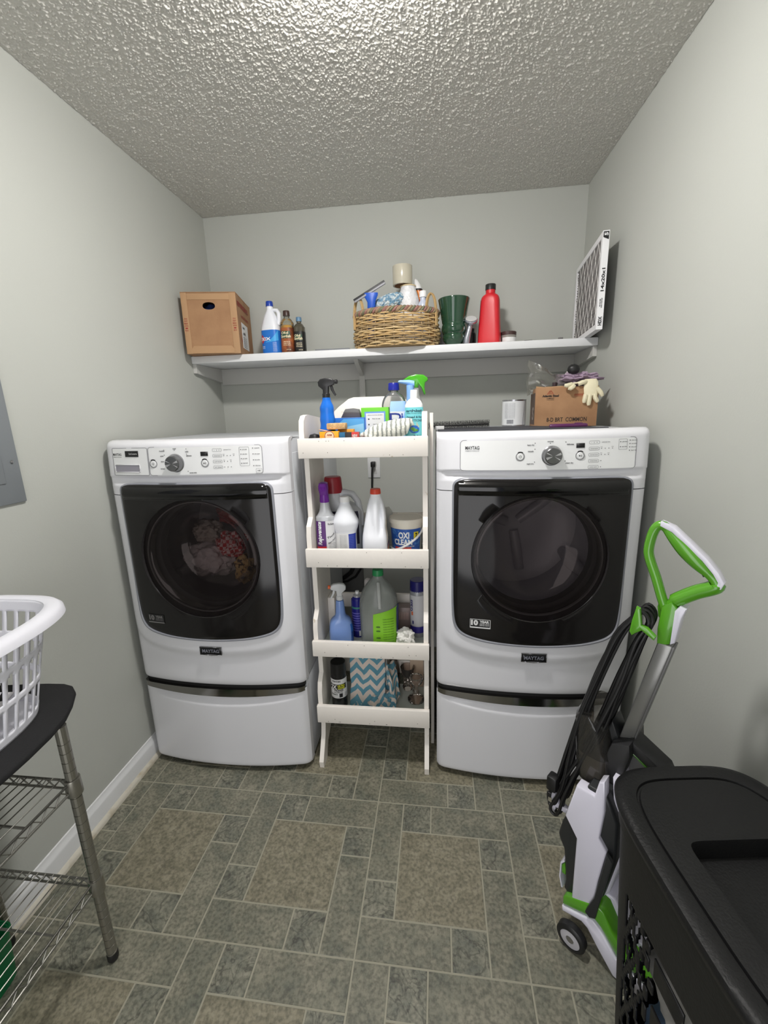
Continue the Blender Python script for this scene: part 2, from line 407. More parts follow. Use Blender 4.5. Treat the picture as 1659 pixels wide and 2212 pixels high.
# ---------------- washer and dryer
m_app = M('white_enamel', (226, 226, 231), .27, spec=.5, coat=.2)
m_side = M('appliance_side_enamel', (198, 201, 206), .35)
m_gap = M('dark_gap', (14, 14, 15), .6)
m_trim = M('door_trim_grey', (140, 142, 150), .3)
m_chrome = M('chrome_strip', (150, 148, 145), .12, 1)
m_tint = CLEAR('tinted_door_glass', (218, 210, 208), .07, (54, 48, 48), .14, 1.2)
m_blk = M('black_gloss', (10, 9, 10), .08, spec=.5)
m_ink = M('panel_print', (70, 70, 74), .6); m_ink2 = M('black_print', (24, 24, 26), .5)
m_plate = M('console_plate', (236, 237, 238), .3)
WD = .686; HW = WD/2
def machine(kind, loc, label):
    t = thing('washing_machine' if kind == 'w' else 'clothes_dryer', label, 'washer' if kind == 'w' else 'dryer', loc)
    def bow(x, b=.036, e=.022):
        u = min(1, abs(x)/HW); k = max(0, (u-.9)/.1)
        return -b*(1-u**2.1)+e*(1-math.sqrt(max(0, 1-k*k)))
    # door outline (x, z)
    half = [(0, 1.207), (.05, 1.207), (.1, 1.207), (.15, 1.207), (.205, 1.207), (.255, 1.205), (.275, 1.2), (.286, 1.188), (.2885, 1.17), (.289, 1.12), (.289, 1.06), (.289, 1.0), (.289, .94), (.289, .88), (.289, .82), (.2885, .75), (.285, .69), (.275, .658), (.255, .637), (.22, .623), (.16, .612), (.08, .606), (0, .604)]
    oc = [(x, z) for x, z in half]+[(-x, z) for x, z in half[-2:0:-1]]
    cc = []
    n = len(oc)
    for i in range(n):      # resample smooth
        p0, p1, p2, p3 = oc[i-1], oc[i], oc[(i+1) % n], oc[(i+2) % n]
        for k in range(3):
            q = k/3; cc.append(tuple(.5*((2*b)+(-a+c)*q+(2*a-5*b+4*c-d)*q*q+(-a+3*b-3*c+d)*q**3) for a, b, c, d in zip(p0, p1, p2, p3)))
    outl = cc; oa = np.array(outl); nx = np.roll(oa, -1, 0)
    def dist(x, z):
        d = nx-oa; tt = np.clip(((x-oa[:, 0])*d[:, 0]+(z-oa[:, 1])*d[:, 1])/(d**2).sum(1), 0, 1)
        return float(np.sqrt(((oa[:, 0]+d[:, 0]*tt-x)**2+(oa[:, 1]+d[:, 1]*tt-z)**2).min()))
    def inside(x, z):
        c = ((oa[:, 1] > z) != (nx[:, 1] > z)) & (x < (nx[:, 0]-oa[:, 0])*(z-oa[:, 1])/(nx[:, 1]-oa[:, 1]+1e-12)+oa[:, 0])
        return bool(c.sum() % 2)
    def Y(x, z):
        y = bow(x)
        if z < 1.2:
            d = dist(x, z); k = max(0, min(1, (.085-d)/.04)); y -= .012*k*k*(3-2*k)*(1-.65*max(0, min(1, (z-.60)/.25)))*(1-max(0, abs(x)-.29)/.06)
        if z > 1.18:
            k = max(0, 1-abs(z-1.2185)/.017); y += .014*math.sin(k*PI/2)**2*max(0, 1-(abs(x)/.325)**12)
        if z > 1.232: y += (z-1.232)*.06-.004
        if z > 1.335: k = min(1, (z-1.335)/.024); y += .03*(1-math.sqrt(max(0, 1-k*k)))
        if z < .43: k = min(1, (.43-z)/.03); y += .01*(1-math.sqrt(max(0, 1-k*k)))
        return y
    # front panel and console housing, with the door opening cut out
    def sheet(z0, z1, nz):
        NX = 92
        def fn(u, v): x = -HW+WD*u; z = z0+(z1-z0)*v; return (x, Y(x, z), z)
        def keep(u, v):
            x = -HW+WD*u; z = z0+(z1-z0)*v; return not (inside(x, z) and dist(x, z) > .006)
        g = G().grid(fn, NX, nz, keep); return g
    g = sheet(.4, 1.162, 100)
    for sx in (-1, 1):    # returns to the cabinet
        g.grid(lambda u, v: (sx*HW, Y(sx*HW, .4+.762*v)+u*.03, .4+.762*v), 2, 40)
    obj('front_panel', g, m_app, t, ang=60)
    g = sheet(1.1645, 1.359, 40)
    for sx in (-1, 1):
        g.grid(lambda u, v: (sx*HW, Y(sx*HW, 1.1645+.1945*v)+u*.03, 1.1645+.1945*v), 2, 16)
    g.grid(lambda u, v: (-HW+WD*u, Y(-HW+WD*u, 1.359)+v*.09, 1.359-.002*v), 60, 3)
    obj('console', g, m_app, t, ang=60)
    # cabinet with embossed side panels
    obj('cabinet', G().box(-HW+.002, -HW+.01, .03, .76, .4, 1.352, .003).box(HW-.01, HW-.002, .03, .76, .4, 1.352, .003).box(-HW+.01, HW-.01, .03, .76, 1.344, 1.352).box(-HW+.01, HW-.01, .75, .76, .4, 1.344).box(-HW+.01, HW-.01, .03, .76, .4, .408).box(-HW, -HW+.012, .06, .70, .46, 1.30, .004).box(HW-.012, HW, .06, .70, .46, 1.30, .004)
        .box(HW-.002, HW+.001, .16, .5, .5, 1.26, .001).box(-HW-.001, -HW+.002, .16, .5, .5, 1.26, .001), m_side, t)
    # door trim, shell
    dn = [Vector((nx[i][0]-oa[i-1][0], nx[i][1]-oa[i-1][1])).normalized() for i in range(len(outl))]
    def offs(d): return [(p[0]-(-q.y)*d*1, p[1]-(q.x)*d*1) for p, q in zip(outl, dn)]
    s_ = -1 if abs(offs(.01)[0][1]-outl[0][1]) > 0 and offs(.01)[0][1] > outl[0][1] else 1
    def off2(d): return offs(-s_*d)
    loops = []
    for d, dy in ((-.012, .008), (-.01, -.0015), (-.004, -.007), (.001, -.006), (.003, .012)):
        P = off2(-d if False else d); P = off2(d); loops.append([(x, Y(x, z)+dy, z) for x, z in P])
    obj('door_trim', G().loft(loops, False, False), m_trim, t)
    def DY(x, z): return bow(x, .042, 0)-.009
    ctr = (0, .91)
    def drings(fr, yo):
        L = []
        for f, dy in fr:
            L.append([(ctr[0]+(x-ctr[0])*f, DY(ctr[0]+(x-ctr[0])*f, 0)+dy+yo, ctr[1]+(z-ctr[1])*f) for x, z in outl])
        return L
    LL = drings([(.985, .014), (.992, .006), (.988, .001), (.975, -.002), (.93, -.003)], 0)
    for q in (.35, .7, .97, 1.0):
        lo = []
        for x, z in outl:
            x0, z0 = x*.93, ctr[1]+(z-ctr[1])*.93; an = math.atan2(z-.927, x); x1, z1 = .224*math.cos(an), .927+.224*math.sin(an)
            xx, zz = x0+(x1-x0)*q, z0+(z1-z0)*q; lo.append((xx, DY(xx, 0)-.0035+(.0025 if q == 1.0 else 0), zz))
        LL.append(lo)
    door = obj('door', G().loft(LL, False, False), M('door_dark_gloss', (26, 24, 24), .11, spec=.4), t, label='glossy dark porthole door')
    pane = [[(r*math.cos(2*PI*k/72), DY(r*math.cos(2*PI*k/72), 0)-.001, .927+r*math.sin(2*PI*k/72)) for k in range(72)] for r in (.2245, .15, .07, .001)]
    obj('window_glass', G().loft(pane, False, True), m_tint, door, label='round tinted window glass')
    # dark opaque frame behind the tinted glass with round window opening
    obj('inner_frame', G().lathe([(.226, DY(0, 0)+.006), (.222, DY(0, 0)+.03), (.205, DY(0, 0)+.055)], 64, (0, 0, .927), 'y', cap=False), M('door_inner_black', (40, 38, 39), .5), door)
    obj('top_band', G().loft([[(x, DY(x, z)-.0052-.003*(j in (1,)), z) for x in [(.272*math.sin(PI/2*k/12)) for k in range(-12, 13)]] for j, z in enumerate((1.196, 1.17, 1.15))], False, False).grid(lambda u, v: (-.272+.544*u, DY(-.272+.544*u, 0)-.0056, 1.15+.046*v), 24, 2), m_blk, door, solid=.001)
    dw = [(.209, -.012), (.213, -.02), (.211, -.026), (.2, -.03), (.17, -.012), (.15, .04), (.14, .07), (.1, .09), (0, .098)] if kind == 'w' else [(.209, -.012), (.213, -.018), (.211, -.024), (.2, -.026), (.185, -.01), (.175, .02), (.15, .04), (.08, .05), (0, .052)]
    obj('window_bowl', G().lathe([(r, y+DY(0, 0)+.05) for r, y in dw], 64, (0, 0, .927), 'y', cap=False), CLEAR('window_bowl_glass', (235, 235, 235), .05, (90, 88, 84), .03, 1.45), door)
    obj('window_ring', G().lathe([(.206, -.004), (.209, -.009), (.213, -.009), (.216, -.003)], 64, (0, DY(0, 0)+.03, .927), 'y', cap=False), M('ring_grey', (96, 96, 98), .25, .3), door)
    # drum
    dm = M('drum_steel', (190, 190, 194), .35, .5) if kind == 'w' else M('drum_grey', (214, 216, 224), .4, .1)
    obj('gasket', G().lathe([(.245, .02), (.2, .03), (.195, .06), (.21, .085), (.26, .1)], 48, (0, 0, .927), 'y', cap=False), M('gasket_grey', (70, 70, 72), .6), t)
    obj('drum', G().lathe([(.26, .1), (.265, .12), (.265, .42), (.22, .45), (.12, .46), (0, .462)], 48, (0, 0, .927), 'y', cap=False), dm, t)
    for k in range(3):
        a = PI*(.22+2*k/3)
        if kind == 'd':   # ridged back of the drum
            obj('drum_rib', G().tube([(.03*math.cos(a), .445, .927+.03*math.sin(a)), (.12*math.cos(a), .435, .927+.12*math.sin(a)), (.21*math.cos(a), .43, .927+.21*math.sin(a))], [.02, .022, .02], 10), dm, t)
        b2 = a+.9
        obj('drum_baffle', G().tube([(.245*math.cos(b2), .13, .927+.245*math.sin(b2)), (.235*math.cos(b2), .28, .927+.235*math.sin(b2)), (.245*math.cos(b2), .42, .927+.245*math.sin(b2))], [.02, .03, .02], 10), dm, t)
    # badge, warranty sticker
    def onf(u, v, off=.0): return (u, Y(u, .562)-.0015-off, v)
    bd = obj('badge', G().grid(lambda u, v: onf(-.043+.086*u, .547+.031*v, .002), 8, 2), M('badge_black', (18, 18, 22), .3), t, solid=.003)
    rg = rings(G(), [(-.043, .547), (0, .544), (.043, .547), (.043, .578), (-.043, .578)], .0022, lambda u, v: onf(u, v, .0042))
    obj('badge_rim', rg, M('badge_rim_silver', (150, 150, 155), .2, 1), bd, solid=.001)
    obj('badge_lettering', txt(G(), 'MAYTAG', .068, .013, lambda u, v: onf(u, .556+v, .0042), .03), M('badge_letters', (120, 122, 132), .4), bd)
    def ond(u, v, off=.0): return (u, DY(u, 0)-.0048-off, v)
    sx = -.212 if kind == 'w' else -.19
    sx0 = sx-.035+(.0 if kind == 'w' else 0); sz = .668
    lit = kind == 'd'
    st = obj('warranty_sticker', G().grid(lambda u, v: ond(sx0+.071*u, sz+.035*v, .0004), 4, 2), m_ink2, t, label='small black and white ten year warranty sticker')
    ml = M('sticker_white', (232, 232, 232), .4) if lit else M('sticker_white_shaded', (120, 118, 118), .4)  # white print for the lit dryer sticker, coloured darker as shade on the washer's
    g = txt(G(), '10', .024, .018, lambda u, v: ond(sx0+.016+u, sz+.012+v, .001), .06)
    txt(g, 'YEAR', .033, .009, lambda u, v: ond(sx0+.05+u, sz+.021+v, .001), .05)
    for k in range(2): txt(g, 'LIMITED PARTS', .033, .0032, lambda u, v: ond(sx0+.05+u, sz+.015-.0052*k+v, .001), .02)
    if lit: rings(g, rrect(sx0+.001, sx0+.07, sz+.001, sz+.034, .001, 1), .0016, lambda u, v: ond(u, v, .001))
    g.grid(lambda u, v: ond(sx0+.071*u, sz+.0045*v, .0011), 4, 1)
    obj('sticker_print', g, ml, st)
    # console plate, markings
    ch = lambda u, v, off=0.: (u, Y(u, v)-.0008-off, v)
    if kind == 'w': px0, px1, dial, btn, disp = -.15, .262, -.046, -.132, .062
    else: px0, px1, dial, btn, disp = -.265, .29, .024, -.074, .112
    pz0, pz1 = (1.236, 1.335) if kind == 'w' else (1.232, 1.332)
    def plate(x0, x1, z0, z1, rr, name='control_plate'):
        P = rrect(x0, x1, z0, z1, rr); g = G().grid(lambda u, v: ch(x0+.002+(x1-x0-.004)*u, z0+.002+(z1-z0-.004)*v, .0), 20, 8)
        p_ = obj(name, g, m_plate, t)
        obj('plate_outline', rings(G(), P, .0013, lambda u, v: ch(u, v, .0008)), M('seam_grey', (120, 120, 124), .5), p_); return p_
    pl = plate(px0, px1, pz0, pz1, .012)
    g = G(); gd = G(); off = .0012; mp = lambda x, z: (lambda u, v: ch(x+u, z+v, off))
    def T_(s, x, z, w, h, b=.02, tgt=None): txt(tgt or g, s, w, h, mp(x, z), b)
    if kind == 'w':
        dp = plate(-.303, -.153, 1.236, 1.333, .006, 'dispenser_drawer')
        obj('drawer_pull', G().grid(lambda u, v: ch(-.295+.105*u, 1.249+.024*v, -.0+.0004), 8, 3), M('pull_recess_grey', (150, 148, 158), .3), dp)
        obj('pull_outline', rings(G(), rrect(-.296, -.189, 1.248, 1.274, .004), .0025, lambda u, v: ch(u, v, .0012)), M('pull_edge', (225, 225, 228), .3), dp, solid=.002)
        T_('MAYTAG', -.281, 1.3065, .037, .0085, .015, gd); T_('COMMERCIAL TECHNOLOGY', -.281, 1.3, .037, .0022)
        sk = obj('drawer_sticker', G().grid(lambda u, v: ch(-.246+.056*u, 1.302+.021*v, .0012), 4, 2), m_ink2, dp)
        obj('sticker_print', txt(G(), 'EcoConserve', .034, .006, lambda u, v: ch(-.212+u, 1.31+v, .002), .02), M('sticker_white_shaded2', (190, 190, 190), .4), sk)
        marks = [('normal', dial, 1.327, .012), ('PowerWash', dial-.048, 1.319, .02), ('rapid wash', dial-.05, 1.302, .012), ('delicates', dial-.05, 1.283, .012), ('rinse & spin', dial-.052, 1.258, .016), ('bulky', dial+.046, 1.316, .012), ('clean washer with affresh', dial+.062, 1.243, .026), ('delicates', dial+.052, 1.302, .02)]
        dots = [(dial, 1.323), (dial-.04, 1.323), (dial-.04, 1.306), (dial+.044, 1.326), (dial+.044, 1.308), (dial+.044, 1.249)]
        rows = ['', 'temperature', 'soil level', 'spin speed']; rx = .11; rdx = [4, 3, 3]
    else:
        T_('MAYTAG', -.226, 1.302, .045, .011, .015, gd); T_('COMMERCIAL TECHNOLOGY', -.226, 1.296, .045, .0022)
        marks = [('normal', dial-.006, 1.322, .018), ('heavy dry', dial-.066, 1.312, .022), ('casuals', dial-.066, 1.292, .018), ('rapid dry', dial-.066, 1.252, .022), ('delicates', dial+.056, 1.312, .022), ('steam dry', dial+.056, 1.253, .024)]
        dots = [(dial-.006, 1.317), (dial-.053, 1.318), (dial-.053, 1.299), (dial-.053, 1.258), (dial+.042, 1.32), (dial+.042, 1.26)]
        rows = ['', 'temperature', 'dryness level', 'wrinkle prevent', 'energy saver']; rx = .157; rdx = [4, 3, 1, 1]
    for s, x, z, w in marks: T_(s, x, z, w, .0042, .03)
    for x, z in dots: g.grid(lambda u, v: ch(x-.0013+.0026*u, z+.0026*v, off), 1, 1)
    for k, s in enumerate(rows):
        z = pz1-.014-k*.0195
        rings(g, rrect(rx-.018, rx+.014, z-.005, z+.005, .003, 2), .0007, lambda u, v: ch(u, v, off))
        if k == 0: T_('-  |  +', rx-.002, z-.0015, .02, .003); T_('estimated time', rx+.034, z-.001, .026, .0025)
        else:
            T_(s, rx-.002, z-.0012, .024, .0026)
            for q in range(rdx[k-1]):
                x = rx+.021+q*.0115; g.grid(lambda u, v: ch(x-.0012+.0024*u, z-.0012+.0024*v, off), 1, 1)
                if q in (0, rdx[k-1]-1) and k < 3: T_('low' if q == 0 else 'high', x, z+.004, .006, .002)
    bx = rx+.075
    nb = 4 if kind == 'w' else 2
    rings(g, rrect(bx, bx+.027+(.006 if kind == 'w' else 0), pz1-.008-nb*.0155, pz1-.006, .003, 2), .0007, lambda u, v: ch(u, v, off))
    for k in range(nb):
        z = pz1-.016-k*.0155; g.grid(lambda u, v: ch(bx+.004+.0028*u, z+.0028*v, off), 1, 1); T_(['cycle signal', 'extra rinse', 'pre soak', 'fresh hold'][k], bx+.018, z, .016, .0035)
    for k in range(4):
        z = pz1-.012-k*.0105*(1 if kind == 'd' else 1.9); x = bx+(.045 if kind == 'w' else .034); g.grid(lambda u, v: ch(x+.0028*u, z+.0028*v, off), 1, 1); T_(['wash', 'add garment', 'lock', 'done'][k] if kind == 'w' else ['check vent', 'good airflow', 'door', 'check lint'][k], x+.015, z, .018, .003)
    if kind == 'w':
        rings(g, rrect(.238, .258, 1.24, 1.254, .001, 1), .0006, lambda u, v: ch(u, v, off)); T_('HE', .248, 1.245, .01, .004)
    obj('panel_markings', g, m_ink, pl, kind='stuff'); obj('maker_name', gd, m_ink2, pl)
    # display, buttons, dial
    obj('display', G().grid(lambda u, v: ch(disp-.013+.026*u, 1.302+.0145*v, .001), 2, 2), m_ink2, pl, solid=.001)
    for x, s in ((btn, 0), (disp, 1)):
        y0 = Y(x, 1.277)
        b = obj('button', G().lathe([(.0, -.004), (.0095, -.004), (.0105, -.003), (.011, 0)], 24, (x, y0, 1.277), 'y', cap=False), m_plate, t)
        ic = G().lathe([(.0115, -.0006), (.0145, -.0006), (.0145, -.0012), (.0115, -.0012)], 24, (x, y0-.001, 1.277), 'y', cap=False)
        obj('button_ring', ic, M('button_ring_grey', (172, 172, 176), .3, .5), b)
        k = G()
        def bp(u, v): return (x+u, y0-.0046, 1.277+v)
        if s: k.add([bp(-.004, -.003), bp(.0005, 0), bp(-.004, .003)], [(0, 1, 2)]); rings(k, [(.002, -.003), (.002, .003)], .001, bp, False); rings(k, [(.0045, -.003), (.0045, .003)], .001, bp, False)
        else: rings(k, [(.0035*math.sin(a), .0035*math.cos(a)) for a in [.6+i*.5 for i in range(11)]], .0009, bp, False); rings(k, [(0, .001), (0, .0045)], .0009, bp, False)
        rings(k, [(.0145*math.sin(a), .0145*math.cos(a)) for a in [-.5+i*.2 for i in range(6)]], .003, lambda u, v: (x+u, y0-.0022, 1.277+v), False)
        obj('button_icon', k, m_ink2, b)
    y0 = Y(dial, 1.28)
    k = obj('dial', G().lathe([(.0295, 0), (.029, -.012), (.0265, -.0235), (.024, -.0255), (0, -.026)], 40, (dial, y0, 1.279), 'y', cap=False), M('dial_metal', (128, 128, 130), .25, .9), t, label='brushed metal cycle dial', ang=30)
    sp = G()
    for a in (.1, .28, 2.55, PI+.1, PI+.3, 5.6):
        a += .15; r0, r1, w = .003, .0235, .0016
        p = lambda r, s: (dial+r*math.cos(a+s), y0-.0266, 1.279+r*math.sin(a+s)); sp.add([p(r0, 0), p(r1, -.07), p(r1, .07)], [(0, 1, 2)])
    obj('dial_glints', sp, M('dial_glint_paint', (225, 225, 228), .2, .6), k)  # highlights of the brushed metal painted on the dial face as pale wedges
    obj('dial_skirt', G().lathe([(.032, 0), (.032, -.003), (.0295, -.005)], 40, (dial, y0, 1.279), 'y', cap=False), M('dial_skirt_grey', (175, 175, 180), .2, .8), k)
    # pedestal
    ped = obj('pedestal', G().box(-HW+.003, HW-.003, .03, .75, .022, .396, .004), m_side, t)
    def PY(x, z):
        y = bow(x, .036, .02)
        arc = .318+.022*(abs(x)/HW)**2*1.6
        if z > arc-.012: k = min(1, (z-arc+.012)/.024); y += .012*k*k*(3-2*k)*max(0, 1-(abs(x)/.31)**8)
        if z < .045: k = (.045-z)/.022; y += .008*(1-math.sqrt(max(0, 1-min(1, k)**2)))
        return y
    g = G().grid(lambda u, v: (-HW+WD*u, PY(-HW+WD*u, .023+.352*v), .023+.352*v), 80, 60)
    for sx in (-1, 1): g.grid(lambda u, v: (sx*HW, PY(sx*HW, .023+.352*v)+u*.03, .023+.352*v), 2, 20)
    dr = obj('pedestal_drawer', g, m_app, t, ang=60)
    g = G().loft([[(x, bow(x, .036, .02)-.004+dy, z-(.0 if i < 2 else .014*(1-(abs(x)/HW)**2))) for x in [-HW+.004+(WD-.008)*k/60 for k in range(61)]] for i, (z, dy) in enumerate(((.3865, .02), (.386, .002), (.368, .0), (.366, .008), (.366, .02)))], False, False)
    obj('drawer_pull_strip', g, m_chrome, dr, ang=60)
    obj('seam_shadow_gap', G().loft([[(x, bow(x, .036, .02)+dy, z) for x in [-HW+.003+(WD-.006)*k/60 for k in range(61)]] for z, dy in ((.4005, .012), (.386, .012))], False, False), m_gap, t)
    for sx in (-1, 1):
        for y in (.08, .68): obj('foot', G().lathe([(.02, .001), (.022, .006), (.012, .01), (.012, .024)], 16, (sx*(HW-.06), y, 0)), m_gap, ped)
    return t
machine('w', (-.645, -.998, 0), 'white front-loading washer on a pedestal by the left wall, laundry visible inside')
machine('d', (.5555, -.966, 0), 'white front-loading dryer on a pedestal by the right wall, with empty drum')
# laundry inside the washer
def check_mat(name, c1, c2, sc):
    m = bpy.data.materials.new(name); m.use_nodes = True; nt = m.node_tree; b = nt.nodes['Principled BSDF']
    tc = nt.nodes.new('ShaderNodeTexCoord'); ch = nt.nodes.new('ShaderNodeTexChecker'); ch.inputs['Scale'].default_value = sc
    ch.inputs[1].default_value = lin(c1)+(1,); ch.inputs[2].default_value = lin(c2)+(1,); nt.links.new(tc.outputs['Object'], ch.inputs[0]); nt.links.new(ch.outputs[0], b.inputs['Base Color']); b.inputs['Roughness'].default_value = .9
    return m
lz = .927
def garment(name, g, m, label, loc): o = obj(name, g, m, loc=loc); return tag(o, label, 'laundry', 'laundry inside the washer')
garment('laundry_sheet', blob((0, 0, 0), (.105, .08, .075), .3, 3, 2.2, 5), M('laundry_white', (214, 206, 208), .9, bump=(30, .6, .01)), 'crumpled pale white cloth inside the washer drum', (-.755, -.77, .84))
garment('laundry_towel', blob((0, 0, 0), (.06, .06, .045), .3, 9, 2.4, 5), M('laundry_grey', (176, 168, 160), .9, bump=(30, .6, .01)), 'beige towel lying on top of the white cloth in the washer', (-.755, -.775, .965))
garment('checked_cloth', blob((0, 0, 0), (.06, .055, .055), .25, 5, 2.2, 5), check_mat('red_gingham', (198, 52, 58), (232, 200, 200), 70), 'red and white checked cloth inside the washer drum', (-.64, -.80, .915))
garment('printed_cloth', blob((0, 0, 0), (.04, .045, .055), .3, 12, 2.2, 4), M('yellow_print', (214, 180, 120), .9, var=(45, (60, 40, 34), .52, .6)), 'yellow printed cloth at the right of the washer drum', (-.585, -.82, .81))

garment('dark_red_cloth', blob((0, 0, 0), (.065, .05, .055), .3, 25, 2.2, 5), M('dark_red_fabric', (150, 52, 48), .9, bump=(30, .6, .01)), 'dark red cloth at the back of the washer drum above the checked cloth', (-.66, -.72, 1.03))
# ---------------- white wooden rack
RX0, RX1 = -.273, .184
def rack():
    t = thing('wooden_rack', 'narrow white painted wooden rack with four trays between washer and dryer', 'rack', ((RX0+RX1)/2, -.82, 0))
    cx, cy = (RX0+RX1)/2, -.82
    w = M('rack_cream_paint', (242, 236, 229), .5, bump=(50, .2), var=(30, (214, 202, 184), .70, .74))
    fl = M('rack_tray_floor_paint', (206, 212, 206), .5)
    tops = [1.349, .943, .565, .275]; bots = [1.279, .872, .5, .198]
    fy = lambda y: y-cy
    # side profile (y, z)
    back = -.70; st = -.905; fr = -.945
    P = [(-.985, 0), (-.99, .03), (-.965, .07), (-.935, .12), (-.925, .16), (-.925, .198), (fr, .198), (fr, .275), (fr, .33), (-.935, .365), (st, .395)]
    for i in (2, 1):
        P += [(st, bots[i]), (fr, bots[i]), (fr, tops[i]), (fr, tops[i]+.045), (-.937, tops[i]+.08), (st, tops[i]+.11)]
    P += [(st, bots[0]), (fr, bots[0]), (fr, tops[0]+.03), (-.938, tops[0]+.06), (-.915, tops[0]+.078), (-.88, tops[0]+.082), (back, tops[0]+.07), (back, .1), (-.69, .05), (-.66, 0), (-.72, 0), (-.76, .05), (-.83, .1), (-.9, .06), (-.93, 0)]
    for x in (RX0+.003, RX1-.018-.003):
        obj('side_panel', G().prism([(fy(y), z) for y, z in P], x-cx, x+.018-cx, 'yz'), w, t, ang=25)
    for i, (a, b) in enumerate(zip(tops, bots)):
        obj('tray_front', G().box(RX0-cx, RX1-cx, fy(-.963), fy(-.9455), b, a, .0025), w, t)
        obj('tray_floor', G().box(RX0+.022-cx, RX1-.022-cx, fy(-.945), fy(-.702), b+.002, b+.014), fl, t)
    crest = [(-.20, 1.285), (-.20, 1.40), (-.17, 1.425), (-.13, 1.46), (-.09, 1.488), (-.07, 1.494), (.10, 1.494), (.13, 1.486), (.17, 1.45), (.20, 1.42), (.20, 1.285)]
    crest = [(max(-.205, min(.205, x-.0)), z) for x, z in crest]
    obj('crest_board', G().prism(crest, fy(-.70), fy(-.684), 'xz', .002), w, t)
    for a in (1.02, .655, .33):
        obj('back_rail', G().box(RX0+.024-cx, RX1-.024-cx, fy(-.70), fy(-.684), a-.065, a, .002), w, t)
    obj('corner_block', G().box(RX0+.022-cx, RX0+.052-cx, fy(-.775), fy(-.705), .53, .665, .002), w, t)
    obj('corner_block', G().box(RX1-.052-cx, RX1-.022-cx, fy(-.735), fy(-.701), .90, 1.0, .002), w, t)
    nl = G()
    for i, (a, b) in enumerate(zip(tops, bots)):
        for k in range(9):
            x = random.uniform(RX0+.01, RX1-.01)-cx; z = random.choice((a-.01, b+.008, b+.02)); nl.lathe([(.0013, 0), (.0013, -.0008), (0, -.0009)], 6, (x, fy(-.963), z), 'y')
    obj('nail_heads', nl, M('nail_dark', (60, 48, 40), .6), t, kind='stuff')
rack()
pb = obj('plywood_board', G().box(0, .0125, 0, .5, 0, 1.425, .001), M('board_edge_cream', (240, 234, 226), .5), loc=(.189, -.815, 0))
tag(pb, 'thin upright cream board standing on edge between the rack and the dryer', 'board')
obj('metal_edge', G().box(.0127, .0145, .001, .45, .01, 1.42), M('edge_alu', (150, 150, 150), .35, .8), pb)
cp = obj('grey_wall_panel', G().box(0, .22, 0, .02, 0, .34, .003), M('wall_panel_grey', (112, 112, 112), .6), loc=(-.445, -.021, .3))  # plain dark grey panel set against the back wall
tag(cp, 'dark grey panel low on the back wall behind the rack', 'cover plate')
hs = thing('water_hoses', 'pair of black washer hoses bending down behind the rack', 'hose', (-.33, -.09, .45))
bk = MC['black_rubber']
obj('hose', G().tube([(-.06, .03, .01), (-.01, .02, .02), (.04, .015, .06), (.07, .02, .12), (.075, .03, .2), (.07, .05, .3)], .013), bk, hs)
obj('hose', G().tube([(-.06, .0, .0), (.02, .0, .01), (.07, .0, .04), (.105, .01, .09), (.13, .02, .17), (.13, .05, .3)], .007), bk, hs)

